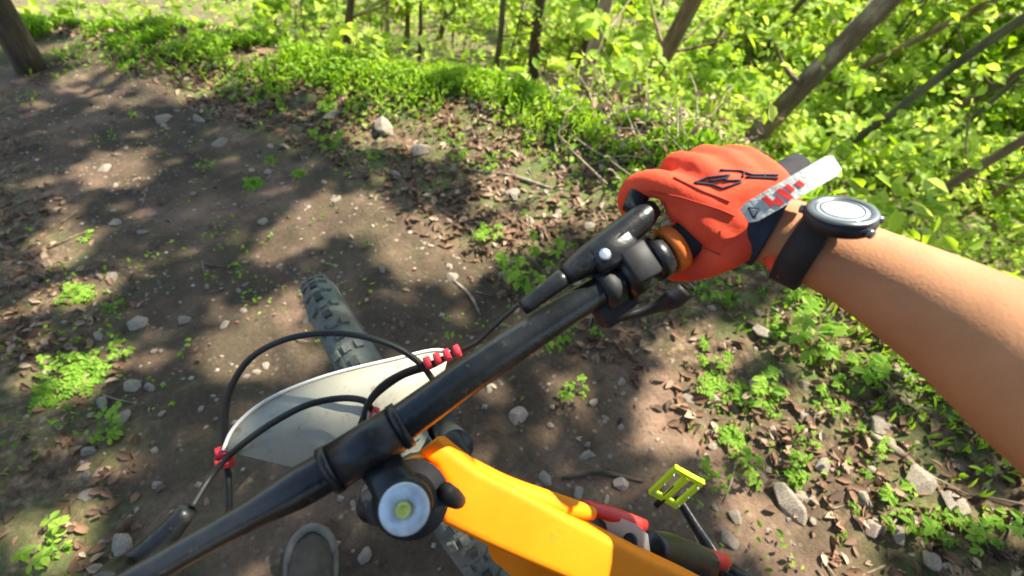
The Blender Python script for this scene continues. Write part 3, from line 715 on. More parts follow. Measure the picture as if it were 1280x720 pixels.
# dead brush piles behind the bank
def brush(px, py, r, n, label):
    c = G(px, py); root = thing('brush_pile', c, label, 'brush pile'); parts = []
    for k in range(n):
        a = random.uniform(0, 6.28); b = random.uniform(-.1, .9); s = c + A_([random.uniform(-r, r), random.uniform(-r, r), 0]); s[2] = float(H(s[0], s[1]))
        e = s + A_([math.cos(a), math.sin(a), b]) * random.uniform(.08, .30)
        parts.append(tube(catmull([s, (s + e) / 2 + RNG.normal(size=3) * .02, e], 3), [.006, .004, .002], 5))
    v, f = join(parts); mesh_obj('branches', v, f, M['bark_tan'], root)
    C = np.stack([c[0] + RNG.uniform(-r, r, 260), c[1] + RNG.uniform(-r, r, 260), np.zeros(260)], 1); C[:, 2] = H(C[:, 0], C[:, 1]) + RNG.uniform(.02, .28, 260)
    V, F = leaves(C, up_normals(260, 1.), RNG.uniform(.02, .05, 260), .5); o = mesh_obj('dead_leaves', V, F, M['litter'], root, False, np.repeat(np.clip(RNG.normal(.7, .2, 260), 0, 1), 6)); o['kind'] = 'stuff'
brush(815, 165, .45, 120, 'tan brush pile behind the green bank beyond the glove')
brush(700, 118, .35, 80, 'grey brush pile at the foot of the pale tan tree')
brush(580, 92, .35, 70, 'brown brush patch at the foot of the slim mossy tree')

# ================================================================== the bicycle
def bvec(b): return WB @ A_(b, float)                 # bike direction -> world
BR, BF, BU = bvec((1, 0, 0)), bvec((0, 1, 0)), bvec((0, 0, 1))
STEER = bvec((0, -math.cos(math.radians(65)), math.sin(math.radians(65))))
bike = thing('mountain_bike', B2W(CONTACT), 'orange mountain bike with black handlebar, pale number plate and yellow pedal', 'bicycle')
def part(name, vf, material, parent=None, **kw): return mesh_obj(name, vf[0], vf[1], M[material], parent or bike, **kw)

# handlebar
barL, barS, barM, barG, barE = P(215, 699, .302), P(458, 559, .345), P(600, 460, .363), P(845, 305, .388), P(985, 214, .405)
bl0 = barL + (barL - barS) * .9
bar_pts = catmull([bl0, barL, P(330, 634, .322), barS, barM, P(720, 381, .376), barG, barE], 10)
hb = part('handlebar', tube(bar_pts, [.0084, .0084, .0084, .0086, .0098, .0138, .0140, .0138, .0136, .0132, .0126, .012, .0115, .0111, .0111, .0111], 24), 'bar_black')
axis_r = nrm(barG - P(720, 381, .376))
# stem with clamp, faceplate and top cap
capc = P(505, 637, .293)
st_dir = nrm(capc - barS); side = nrm(np.cross(STEER, st_dir)); upn = STEER
bar_ax = nrm(barM - barL)
stem_ = part('stem', join([tube([barS - bar_ax * .026, barS + bar_ax * .026], .0165, 20), box((barS + capc) / 2 - STEER * .022, (bar_ax, st_dir, STEER), (.014, .030, .012), .005),
                           tube([capc - STEER * .050, capc - STEER * .006], .0165, 22)]), 'black_metal')
for s in (-1, 1):
    for b in (-1, 1):
        q = barS + bar_ax * s * .017 - st_dir * .017 + STEER * b * .012
        part('clamp_bolt', lathe(q, -st_dir, [(-.004, .004), (.004, .004), (.005, .003)], 10), 'silver', stem_)
    q = barS + bar_ax * s * .0265
    part('clamp_rib', tube([q - bar_ax * .003, q + bar_ax * .003], .0173, 20), 'black_metal', stem_)
capn = nrm(STEER * .9 - FW * .25)
cp = part('top_cap', lathe(capc - capn * .003, capn, [(0, .0150), (.0016, .0150), (.0026, .0143), (.0030, .0060), (.0024, .0054), (.0024, .001)], 32), 'cap_alloy')
part('cap_bolt', lathe(capc + capn * .0008, capn, [(0, .0045), (.0030, .0045), (.0036, .0038), (.0030, .0024), (.0024, .0022)], 16), 'bolt_yellow', cp)
part('headset_spacer', tube([capc - STEER * .075, capc - STEER * .050], .0185, 24), 'black_plastic')

# right grip, brake lever and shifter
gi = P(838, 312, .388)
part('grip', tube([gi, gi + axis_r * .13], .0155, 20), 'glove_black')
ring = part('grip_collar', lathe(gi - axis_r * .004, axis_r, [(0, .0165), (.001, .0192), (.009, .0192), (.010, .0165)], 24), 'grip_orange')
part('lock_ring', lathe(gi - axis_r * .020, axis_r, [(0, .013), (.001, .0178), (.012, .0178), (.013, .013)], 24), 'black_metal')
def lv(a, f, u): return gi + axis_r * a + fwd_l * f + up_l * u
up_l = nrm(-ray(790, 330) - (-ray(790, 330) @ axis_r) * axis_r); fwd_l = np.cross(up_l, axis_r)       # fwd_l: away from the rider, up_l: to the eye
if fwd_l @ BF < 0: fwd_l = -fwd_l
lever = thing('x', (0, 0, 0), 'x', 'x'); bpy.data.objects.remove(lever)
brk = part('brake_lever_body', join([
    tube([lv(-.047, 0, 0), lv(-.030, 0, 0)], .0185, 22),                                        # bar clamp
    box(lv(-.036, .014, .010), (axis_r, fwd_l, up_l), (.013, .012, .010), .007),
    tube(catmull([lv(-.125, .020, .004), lv(-.105, .022, .006), lv(-.085, .024, .008)], 4), [.0058, .0068, .0072], 14),    # hose boot
    tube(catmull([lv(-.085, .024, .008), lv(-.060, .026, .010), lv(-.018, .031, .011), lv(.002, .034, .009)], 5), [.0078, .0108, .0115, .0108, .0075], 16),
    box(lv(-.045, .022, .017), (axis_r, fwd_l, up_l), (.019, .012, .005), .004)]), 'black_metal')
part('lever_blade', tube(catmull([lv(-.012, .040, .006), lv(.004, .052, .006), lv(.016, .054, -.002), lv(.030, .050, -.010), lv(.040, .048, -.014)], 5), [.0062, .0055, .0048, .0048, .0055], 10, squash=1.5), 'black_metal', brk)
part('reservoir_cap', box(lv(-.034, .004, .0205), (axis_r, fwd_l, up_l), (.011, .014, .0028), .002), 'black_plastic', brk)
part('pivot_bolt', lathe(lv(-.055, .022, .022), up_l, [(0, .0045), (.0025, .0045), (.003, .0028)], 12), 'silver', brk)
shf = part('shifter', join([tube([lv(-.066, 0, 0), lv(-.052, 0, 0)], .0165, 20), box(lv(-.058, -.014, -.014), (axis_r, fwd_l, up_l), (.018, .014, .010), .005)]), 'black_plastic')
def sp(px, py, d): return P(px, py, d)
part('thumb_paddle', tube(catmull([sp(770, 398, .39), sp(800, 391, .392), sp(822, 383, .39), sp(842, 374, .385), sp(858, 362, .38)], 5), [.006, .006, .008, .0135, .011], 12, squash=.5), 'black_plastic', shf)
# left lever, mostly beyond the picture
gl = barL + (barL - barS) * .30
axl = nrm(barL - barS)
part('brake_lever_body', join([tube(catmull([P(236, 636, .37), P(205, 672, .365), P(165, 708, .36)], 4), [.0068, .0095, .011], 14), tube(catmull([P(150, 716, .35), P(120, 745, .32)], 3), .012, 12)]), 'black_metal')
part('grip', tube([barL + axl * .09, barL + axl * .22], .0155, 18), 'glove_black')

# number plate
PL = [(279, 563), (292, 536), (318, 511), (352, 491), (398, 473), (440, 461), (492, 449), (540, 438), (562, 440), (556, 462), (530, 500), (505, 540), (470, 575), (430, 590), (388, 589), (335, 577)]
def plate_d(x, y): return .430 + .00010 * (x - 420) - .00022 * (y - 520) - .0000016 * (x - 420) ** 2 * .4
pn = None
ctr = (420, 525)
top = [P(x, y, plate_d(x, y)) for x, y in PL]
inner = [P(ctr[0] + (x - ctr[0]) * .5, ctr[1] + (y - ctr[1]) * .5, plate_d(*ctr) + .5 * (plate_d(x, y) - plate_d(*ctr)) - .004) for x, y in PL]
c0 = P(*ctr, plate_d(*ctr) - .006); pn = nrm(np.cross(top[3] - top[12], top[8] - top[0])); pn = pn if pn @ FW < 0 else -pn
n = len(PL); V = [*top, *inner, c0]; V2 = [q - pn * .0022 for q in V]
F = [(i, (i + 1) % n, n + (i + 1) % n, n + i) for i in range(n)] + [(n + i, n + (i + 1) % n, 2 * n) for i in range(n)]
K = len(V); F += [tuple(K + i for i in q[::-1]) for q in F] + [((i + 1) % n, i, K + i, K + (i + 1) % n) for i in range(n)]
plate = part('number_plate', (A_(V + V2), F), 'plate')
edge = [q + pn * .0006 for q in top[:9]]
part('plate_lit_edge', ctube(edge, .0016, 6, 4), 'plate_lit_edge', plate)

# hoses and cables
def cable(pts, r, name='cable'): return part(name, tube(catmull([P(*q) for q in pts], 10), r, 8), 'cable')
cable([(287, 650, .40), (286, 610, .405), (283, 575, .41), (281, 530, .405), (288, 487, .40), (312, 449, .395), (352, 426, .392), (398, 417, .392), (445, 419, .393), (490, 432, .395), (520, 450, .398), (538, 470, .402), (548, 490, .41)], .0026, 'brake_hose')
cable([(240, 634, .372), (262, 598, .39), (284, 572, .396), (310, 550, .388), (345, 526, .390), (385, 506, .392), (425, 498, .398), (452, 500, .396), (462, 508, .396), (470, 520, .40)], .0027, 'brake_hose')
cable([(650, 379, .385), (622, 404, .392), (596, 428, .40), (570, 441, .405), (540, 458, .405), (505, 470, .402), (478, 488, .398), (462, 505, .395), (450, 530, .395), (446, 556, .40), (470, 590, .42)], .0019, 'shift_cable')
cable([(575, 437, .405), (545, 452, .402), (510, 463, .398), (482, 478, .394), (464, 497, .39), (455, 520, .385), (460, 548, .39), (490, 575, .41)], .0024, 'shift_cable')
cable([(286, 590, .412), (286, 620, .415), (286, 652, .42)], .0024, 'shift_cable')
# red ties through the plate
def tie(px, py, d, dx, dy, w=.004, n=2, r=.0055):
    c = P(px, py, d); ax = nrm(P(px + dx, py + dy, d) - c)
    for k in range(n):
        q = c + ax * (k - (n - 1) / 2) * .0085
        t = part('zip_tie', lathe(q, ax, [(-w / 2, r * .75), (-w / 2, r), (w / 2, r), (w / 2, r * .75)], 14, closed=True), 'red_tie')
        hd = nrm(-ray(px, py)); part('tie_head', box(q + hd * r, (ax, np.cross(ax, hd), hd), (.0026, .0034, .0022), .0008), 'red_tie', t)
tie(281, 571, .403, 0, 10, .006, 2, .0075); tie(553, 446, .400, 10, -4, .0045, 4, .0052); tie(468, 517, .392, 8, 4, .004, 1, .0055)

# front wheel
AX = B2W((0, .33, -.63)); RAD = .372
def wheel(c, ax, f, u, name):
    N = 96; ns = 14; tr = .033; V = []
    for i in range(N):
        t = 2 * math.pi * i / N; rd = math.cos(t) * f + math.sin(t) * u
        for j in range(ns):
            a = 2 * math.pi * j / ns; V.append(c + rd * (RAD - .006 - tr + tr * math.cos(a)) + ax * tr * .95 * math.sin(a))
    F = [(i * ns + j, i * ns + (j + 1) % ns, ((i + 1) % N) * ns + (j + 1) % ns, ((i + 1) % N) * ns + j) for i in range(N) for j in range(ns)]
    w = part(name, (A_(V), F), 'tyre')

    kn = []
    for i in range(84):
        t = 2 * math.pi * i / 84; rows = ((-.010, 0), (.010, 0)) if i % 2 else ((-.024, .55), (.024, .55), (0, 0))
        for off, tilt in rows:
            rd = math.cos(t) * f + math.sin(t) * u; tg = -math.sin(t) * f + math.cos(t) * u
            s = math.copysign(tilt, off) if off else 0; nn = nrm(rd * math.cos(s) + ax * math.sin(s)); sd = np.cross(nn, tg)
            kn.append(box(c + rd * (RAD - .006 - tr) + nn * (tr + .001), (tg, sd, nn), (.0075, .0062, .0030), .001))
    k = part('tread_knobs', join(kn), 'tyre', w, smooth=False); k['kind'] = 'stuff'
    part('rim', lathe(c, ax, [(-.013, .288), (-.015, .300), (-.013, .312), (.013, .312), (.015, .300), (.013, .288)], 64, closed=True), 'black_metal', w)
    part('hub', lathe(c, ax, [(-.055, .010), (-.05, .010), (-.045, .028), (-.040, .028), (-.03, .014), (.03, .014), (.040, .024), (.045, .024), (.05, .010), (.055, .010)], 20), 'black_metal', w)
    for i in range(28):
        t = 2 * math.pi * i / 28; t2 = t + (.35 if i % 2 else -.35); s = .042 if i % 4 < 2 else -.042
        part('spoke', tube([c + ax * s + .024 * (math.cos(t2) * f + math.sin(t2) * u), c + .290 * (math.cos(t) * f + math.sin(t) * u)], .001, 5), 'silver', w)
    part('brake_disc', lathe(c - ax * .052, ax, [(-.001, .072), (.001, .072), (.001, .090), (-.001, .090)], 40, closed=True), 'silver', w)
    return w
wheel(AX, BR, BF, BU, 'wheel')
# fork
crown = capc - STEER * .235 + BF * .01
for s in (-1, 1):
    a = AX + BR * s * .072; top_ = a + STEER * .50 - BF * 0
    top_ = crown + BR * s * .052 - STEER * .01; low = AX + BR * s * .060; midp = top_ + (low - top_) * .42
    lo = part('fork_leg', tube(catmull([midp, low + (midp - low) * .1, low], 5), [.024, .021, .017], 16), 'black_metal')
    part('stanchion', tube([top_, midp], .0175, 18), 'black_metal', lo)
part('fork_crown', join([box(crown, (BR, BF, STEER), (.060, .020, .014), .006), tube([crown, capc - STEER * .16], .024, 18)]), 'black_plastic')
arch = [crown + (AX - crown) * .44 + BR * s * .07 + BF * f for s, f in ((-1, .02), (-.6, .06), (0, .075), (.6, .06), (1, .02))]
part('fork_arch', ctube([q + STEER * h for q, h in zip(arch, (-.0, .035, .05, .035, 0))], [.012, .010, .009, .010, .012], 10, 4), 'black_plastic')

# frame (turned against the steered bar)
fs = math.radians(26)
def fr(v): 
    v = A_(v, float); k = STEER; return v * math.cos(fs) + np.cross(k, v) * math.sin(fs) + k * (k @ v) * (1 - math.cos(fs))
FF, FR_, FU = fr(BF), fr(BR), fr(BU)
ht0, ht1 = capc - STEER * .078, capc - STEER * .200
FO = [(520, 566), (546, 546), (562, 559), (600, 588), (660, 618), (706, 643), (760, 671), (806, 694), (870, 724), (950, 765), (920, 805), (760, 748), (640, 697), (600, 679), (553, 656), (550, 634), (566, 624), (556, 606), (543, 582)]
def frame_d(x, y): return .392 + .00019 * (x - 540) - .00006 * (y - 600)
bm = bmesh.new(); fv = [bm.verts.new(P(x, y, frame_d(x, y))) for x, y in FO]; ff = bm.faces.new(fv)
fdn = nrm(FW * .9 + DW * .25); ex = bmesh.ops.extrude_face_region(bm, geom=[ff])
ev = [g for g in ex['geom'] if isinstance(g, bmesh.types.BMVert)]
for g in ev: g.co += Vector(fdn * .046)
bm.normal_update()
be = [e for e in bm.edges if all(v in fv for v in e.verts)]
bmesh.ops.bevel(bm, geom=be, offset=.0075, segments=4, profile=.55, affect='EDGES')
bmesh.ops.recalc_face_normals(bm, faces=bm.faces); bm.verts.index_update()
fV = A_([tuple(v.co) for v in bm.verts]); fF = [tuple(v.index for v in f.verts) for f in bm.faces]; bm.free()
frame = part('frame', (fV, fF), 'orange')
part('strut', ctube([P(585, 590, .418), P(630, 611, .425), P(680, 627, .435), P(716, 636, .448), P(740, 642, .462)], [.012, .0115, .0105, .0085, .006], 16, 5), 'orange', frame)
part('head_tube', tube([ht0, ht1], [.0265, .024, .029], 24), 'orange', frame)
part('headset_cup', tube([ht0 - STEER * .004, ht0 + STEER * .012], .0275, 24), 'black_plastic', frame)
part('cable_guide', ctube([P(556, 612, .355), P(566, 622, .365), P(573, 626, .378)], [.006, .0075, .006], 10, 4), 'black_plastic', frame)
part('down_tube', ctube([P(640, 672, .47), P(720, 740, .60), P(790, 790, .72), P(870, 815, .80), P(905, 785, .86)], [.026, .032, .034, .034, .03], 18, 6), 'orange', frame)
# suspension link, shock and cranks
BBP = P(905, 735, .86)
part('shock_can', ctube([P(705, 668, .50), P(735, 664, .505), P(765, 678, .51)], [.016, .024, .019], 18, 6), 'grey_can')
lk = [(742, 640), (768, 644), (795, 655), (810, 668), (813, 690), (800, 700), (786, 690), (776, 688), (768, 700), (757, 700), (763, 676), (757, 654)]
v1 = [P(x, y, .485) for x, y in lk]; ln = nrm(ray(780, 670)); v2 = [q + ln * .012 for q in v1]; n = len(lk)
part('rocker_link', (A_(v1 + v2), [tuple(range(n)), tuple(range(2 * n - 1, n - 1, -1))] + [((i + 1) % n, i, n + i, n + (i + 1) % n) for i in range(n)]), 'white_link', smooth=False)
part('link_bolt', lathe(P(788, 676, .484), -ln, [(0, .007), (.003, .007), (.004, .004)], 14), 'black_metal')
part('red_strut', ctube([P(728, 633, .478), P(765, 643, .49), P(806, 657, .50)], [.0065, .0075, .006], 12, 4), 'red_paint')
part('shock_body', ctube([P(812, 684, .52), P(838, 690, .56), P(880, 705, .62)], [.016, .020, .020], 14, 4), 'black_metal')
part('red_shock_sleeve', ctube([P(843, 686, .60), P(862, 690, .62), P(905, 702, .65)], [.0095, .011, .010], 14, 4), 'red_paint')
pc = P(845, 609, .905)
pu = nrm(-.50 * RW + .85 * DW + .55 * FW); pv = nrm(.90 * RW + .42 * DW); pv = nrm(pv - (pv @ pu) * pu); pw = np.cross(pu, pv)
ped = thing('x', (0, 0, 0), 'x', 'x'); bpy.data.objects.remove(ped)
crk_a, crk_b = pc + DW * .030 + RW * .012 + FW * .03, P(895, 700, .86)
ca = part('crank_arm', ctube([crk_a, (crk_a + crk_b) / 2, crk_b, BBP], [.010, .012, .016, .019], 12, 4, squash=.6), 'black_metal')
HL, HW, TH = .043, .031, .0055
pb = [box(pc + pv * s * (HW - .0045), (pu, pv, pw), (HL, .0045, TH), .0015) for s in (-1, 1)] + [box(pc + pu * s * (HL - .006), (pv, pu, pw), (HW - .008, .006, TH * .95), .002) for s in (-1, 1)] + [box(pc, (pu, pv, pw), (HL - .008, .005, TH * 1.1), .0015)]
pedal = part('pedal', join(pb), 'neon', smooth=False)
for s in (-1, 1):
    for t in (-1, 0, 1): part('pedal_pin', tube([pc + pv * s * (HW - .006) + pu * t * .028 - pw * .011, pc + pv * s * (HW - .006) + pu * t * .028 + pw * .011], .0016, 6), 'silver', pedal)
part('pedal_axle', tube([pc - pu * .0, pc + pu * .062], .006, 10), 'black_metal', pedal)
part('chainring', lathe(BBP + FR_ * .02, FR_, [(-.002, .040), (-.002, .066), (.002, .066), (.002, .040)], 36, closed=True), 'black_metal')
part('crank_arm', ctube([BBP - FR_ * .07, BBP - FR_ * .08 - FF * .08 + FU * .03, BBP - FR_ * .085 - FF * .17 + FU * .05], [.016, .012, .011], 12, 4, squash=.6), 'black_metal')
# rear end, behind the picture
RX = AX - FF * 1.20; RX = A_([RX[0], RX[1], float(H(RX[0], RX[1], False)) + RAD - .01])
wheel(RX, FR_, FF, FU, 'wheel')
part('chainstay', join([ctube([BBP + FR_ * s * .03, BBP + (RX - BBP) * .4 + FR_ * s * .05, RX + FR_ * s * .062], [.014, .012, .012], 10, 4) for s in (-1, 1)]), 'black_metal')
STP = BBP - FF * .17 + FU * .42
part('seat_tube', ctube([BBP, STP], .017, 14, 3), 'orange')
part('saddle', ctube([STP + FU * .10 - FF * .12, STP + FU * .11, STP + FU * .095 + FF * .15], [.055, .045, .018], 14, 5, squash=.4, ref=FR_), 'rubber')
part('seatpost', tube([STP, STP + FU * .1], .0145, 12), 'black_metal')
part('seatstay', join([ctube([STP - FU * .08 + FR_ * s * .02, RX + FR_ * s * .062], [.010, .009], 8, 3) for s in (-1, 1)]), 'orange')

# ================================================================== the rider
def capsule_cloud(chains, vox, smooth_it=6, adaptive=0.):
    """chains of (points, radii): one continuous remeshed surface"""
    parts = []
    for pts, rad in chains:
        n = len(pts); rr = np.interp(np.linspace(0, 1, n), np.linspace(0, 1, len(rad)), rad)
        parts.append(tube(pts, list(rr), 14))
        for q, r_ in ((pts[0], rr[0]), (pts[-1], rr[-1])):
            parts.append(lathe(q, [0, .1, 1], [(-r_ * .98, r_ * .15), (-r_ * .7, r_ * .71), (0, r_), (r_ * .7, r_ * .71), (r_ * .98, r_ * .15)], 14))
    v, f = join(parts); me = bpy.data.meshes.new('tmp'); me.from_pydata(v.tolist(), [], f); me.update()
    o = bpy.data.objects.new('tmp', me); col.objects.link(o)
    md = o.modifiers.new('r', 'REMESH'); md.mode = 'VOXEL'; md.voxel_size = vox
    sm = o.modifiers.new('s', 'SMOOTH'); sm.factor = .5; sm.iterations = smooth_it
    ev = o.evaluated_get(bpy.context.evaluated_depsgraph_get()); m2 = ev.to_mesh()
    V = A_([tuple(x.co) for x in m2.vertices]); F = [tuple(pg.vertices) for pg in m2.polygons]
    ev.to_mesh_clear(); bpy.data.objects.remove(o); return V, F

# left shoe stands on the ground
sh = G(391, 690); shoe_dir = nrm((G(391, 664) - G(391, 715)) * A_([1, 1, 0]))
ankle = sh - shoe_dir * .19 + A_([0, 0, .12])
hip_c = B2W((0, -.80, -.02)); chest = B2W((0.0, -.50, .30)); 
shR = chest + BR * .17 + BU * .03; shL = chest - BR * .17 + BU * .03
wristW = P(958, 284, .386)
fore = [wristW, P(1062, 328, .362), P(1150, 375, .335), P(1240, 430, .305), P(1330, 495, .275), P(1440, 580, .245)]
elbow = B2W((.36, -.33, .20))
lw = barL + axl * .16
person = thing('person', sh - shoe_dir * .1, 'rider in orange glove gripping the handlebar, bare forearm, one foot down', 'person')
hipR, hipL = hip_c + BR * .09, hip_c - BR * .09
fr_g = B2W((.34, -.85, -1.0)); footR = A_([fr_g[0], fr_g[1], float(H(fr_g[0], fr_g[1], False)) + .03])
kneeL = (hipL + ankle) / 2 + BF * .08 - BR * .14 + BU * .02; kneeR = (hipR + footR) / 2 + BF * .05 + BR * .06
arm_pts = catmull(fore, 6)
bodyV, bodyF = capsule_cloud([
    (arm_pts, [.0285, .0305, .0365, .0425, .046, .045]),
    (catmull([fore[-1], elbow, (elbow + shR) / 2, shR], 5), [.043, .043, .047, .055]),
    (catmull([shR, chest, shL], 4), [.06, .10, .06]),
    (catmull([chest + BU * .0, (chest + hip_c) / 2 + BU * .03, hip_c], 6), [.125, .13, .14]),
    (catmull([hipR, hip_c, hipL], 4), [.10, .11, .10]),
    (catmull([shL, B2W((-.40, -.32, .16)), lw - BF * .05 + BU * .05, lw - BF * .02 + BU * .02], 5), [.055, .045, .035, .03]),
    (catmull([hipL, kneeL, ankle], 6), [.095, .062, .055, .040]),
    (catmull([hipR, kneeR, footR + A_([0, 0, .08])], 6), [.095, .062, .055, .040]),
    (catmull([chest, chest + BU * .14 - BF * .02], 3), [.06, .055]), (catmull([chest + BU * .20 - BF * .01, chest + BU * .30 - BF * .01], 3), [.085, .09]),
], .0075, 8)
fc = A_([bodyV[list(q)].mean(0) for q in bodyF])
dch = np.linalg.norm(fc - chest, axis=1); ax_t = (fc - hip_c) @ nrm(chest - hip_c)
mi = np.zeros(len(bodyF), int); mi[(dch < .30) & (((fc - chest) @ BU) < .12)] = 1; mi[(ax_t > .08) & (ax_t < .5) & (dch < .45)] = 1
low = (ax_t <= .08) & (fc[:, 2] > kneeL[2] - .03) & (np.linalg.norm(fc - hip_c, axis=1) < .5); mi[low] = 2
mesh_obj('body', bodyV, bodyF, None, person, mats=[M['skin'], M['jersey'], M['shorts']], midx=mi)
part_p = lambda name, vf, m_, parent=None, **kw: mesh_obj(name, vf[0], vf[1], M[m_], parent or person, **kw)
part_p('helmet', lathe(chest + BU * .27 - BF * .01, BU, [(-.02, .118), (.02, .122), (.06, .112), (.10, .08), (.125, .02)], 24), 'black_plastic')

# right glove: back of the hand, four curled fingers and a thumb, in grip axes
hu = nrm(-ray(890, 275) - (-ray(890, 275) @ axis_r) * axis_r); hf = np.cross(hu, axis_r); hf = hf if hf @ BF > 0 else -hf
def hp(a, f, u): return gi + axis_r * a + hf * f + hu * u
wr = P(950, 281, .386)
chains = []
kn_a = [.020, .042, .063, .082]; kn_f = [.036, .040, .036, .029]; kn_u = [.021, .024, .023, .020]
kn_r = [.0112, .0112, .0105, .0095]; kn_l = [1., 1.06, 1., .84]
for k in range(4):
    K0 = hp(kn_a[k], kn_f[k], kn_u[k]); s = kn_l[k]
    if k == 0: fp = [K0, hp(.012, .050, .014), hp(.003, .056, .000), hp(-.001, .050, -.016), hp(.000, .034, -.022)]
    else: fp = [K0, hp(kn_a[k] - .002, kn_f[k] + .014 * s, .004), hp(kn_a[k] - .003, kn_f[k] + .004, -.018 * s), hp(kn_a[k] - .004, .010, -.029 * s), hp(kn_a[k] - .004, -.010, -.027)]
    chains.append((catmull(fp, 5), [kn_r[k] * 1.08, kn_r[k], kn_r[k] * .97, kn_r[k] * .9, kn_r[k] * .8]))
    wq = wr + (hp(kn_a[k], 0, 0) - hp(.047, 0, 0)) * .52
    chains.append((catmull([K0, (K0 + wq) / 2 + hu * .006, wq], 6), [kn_r[k] * 1.15, .0165, .0185]))
    chains.append((catmull([K0 - hu * .008 - hf * .012, (K0 + wq) / 2 - hu * .008, wq - hu * .008], 6), [.013, .0165, .0165]))
th = [wr + (hp(.016, 0, 0) - hp(.047, 0, 0)) * .5, hp(.032, -.022, .008), hp(.016, -.022, -.008), hp(.004, -.014, -.022), hp(-.008, .004, -.028)]
chains.append((catmull(th, 5), [.019, .0165, .0125, .0115, .0095]))
chains.append((catmull([hp(.022, .022, .016), hp(.024, .004, .020), hp(.036, -.018, .012)], 5), [.012, .0125, .014]))
chains.append((catmull([hp(.022, .030, .020), hp(.05, .033, .0225), hp(.080, .026, .020)], 5), [.0115, .0125, .011]))
chains.append((catmull([hp(.030, .012, .024), hp(.055, .012, .027), hp(.080, .006, .024)], 5), [.013, .014, .013]))
gV, gF = capsule_cloud(chains, .0026, 11)
gc = A_([gV[list(q)].mean(0) for q in gF]); tri = np.cross(gV[[q[1] for q in gF]] - gV[[q[0] for q in gF]], gV[[q[2] for q in gF]] - gV[[q[0] for q in gF]]); tri /= np.linalg.norm(tri, axis=1, keepdims=True) + 1e-9
palm = (tri @ hu) < -.28
glove = mesh_obj('glove', gV, gF, None, person, mats=[M['glove_red'], M['glove_black']], midx=palm.astype(int))
bvh = BVHTree.FromPolygons([tuple(q) for q in gV], gF)
def on_glove(px, py, lift=.0006):
    d = nrm(ray(px, py)); h = bvh.ray_cast(Vector(CAMW), Vector(d))
    return None if h[0] is None else A_(h[0]) + A_(h[1]) * lift
def ink_line(pts, r=.0009, m_='ink'):
    q = []
    for (x0, y0), (x1, y1) in zip(pts[:-1], pts[1:]):
        for t in np.linspace(0, 1, 6, endpoint=False): 
            w = on_glove(x0 + (x1 - x0) * t, y0 + (y1 - y0) * t)
            if w is not None: q.append(w)
    w = on_glove(*pts[-1]); 
    if w is not None: q.append(w)
    if len(q) > 2: part_p('printed_mark', tube(q, r, 6), m_, glove)
for st in ([(868, 229), (884, 222), (912, 219), (905, 226), (926, 226)], [(868, 229), (890, 231), (903, 236), (926, 228)], [(886, 227), (908, 223)], [(900, 213), (925, 214), (940, 219), (972, 219)], [(932, 222), (972, 223)], [(930, 216), (928, 222)], [(955, 218), (955, 223)]): ink_line(st)
for st in ([(812, 238), (850, 246), (900, 262), (918, 270)], [(842, 222), (880, 240), (912, 252)], [(800, 285), (830, 282), (862, 300), (900, 318)]): ink_line(st, .0006, 'seam')
# cuff and strap tab
wa = nrm(fore[1] - wr)
c1, c2 = wr - wa * .018, wr + wa * .008
cuff = part_p('cuff', tube(catmull([c1 - wa * .004, c1, wr, c2, c2 + wa * .002], 4), [.027, .0305, .0312, .0315, .0315, .029], 28, ref=hu), 'navy', glove)
t0, t1 = P(934, 268, .345), P(1052, 200, .335); td = nrm(t1 - t0); tn = nrm(-ray(990, 235)); ts = nrm(np.cross(tn, td)); tn = np.cross(td, ts)
L = np.linalg.norm(t1 - t0); nS = 14; tv = []
for k in range(nS + 1):
    t = k / nS; w = .0078 * (1 if .06 < t < .94 else .72); cc_ = t0 + td * L * t - tn * .006 * (2 * t - 1) ** 2
    for s, h in ((-1, 0), (1, 0), (1, -.0016), (-1, -.0016)): tv.append(cc_ + ts * s * w + tn * h)
tf = [(k * 4 + j, k * 4 + (j + 1) % 4, k * 4 + 4 + (j + 1) % 4, k * 4 + 4 + j) for k in range(nS) for j in range(4)] + [(3, 2, 1, 0), tuple(nS * 4 + j for j in range(4))]
tab = part_p('strap_tab', (A_(tv), tf), 'tab_white', glove, smooth=False)
def tab_pt(u, v): t = u; return t0 + td * L * t - tn * .006 * (2 * t - 1) ** 2 + ts * v * .0078 + tn * .0007
def tab_poly(uv, m_):
    q = [tab_pt(*p_) for p_ in uv]; n = len(q); q2 = [x - tn * .0006 for x in q]
    part_p('printed_mark', (A_(q + q2), [tuple(range(n)), tuple(range(2 * n - 1, n - 1, -1))] + [((i + 1) % n, i, n + i, n + (i + 1) % n) for i in range(n)]), m_, tab, smooth=False)
tab_poly([(.20, .6), (.25, .6), (.27, -.1), (.33, .1), (.35, -.8), (.30, -.8), (.28, -.4), (.23, -.5)], 'red_paint')
tab_poly([(.34, .5), (.39, .6), (.45, -.7), (.40, -.8)], 'red_paint'); tab_poly([(.43, .5), (.47, .55), (.50, -.2), (.46, -.3)], 'red_paint')
tab_poly([(.53, .3), (.58, .35), (.60, -.3), (.55, -.3)], 'red_paint')
for a, b in (((.06, .5), (.14, -.1)), ((.14, -.1), (.05, -.6)), ((.05, -.6), (.06, .5))): part_p('printed_mark', tube([tab_pt(*a), tab_pt(*b)], .0006, 5), 'ink', tab)
# red edge under the cuff
part_p('cuff_lining', ctube([P(962, 318, .372), P(978, 336, .372), P(1000, 346, .374)], [.006, .008, .005], 10, 4), 'glove_red', glove)

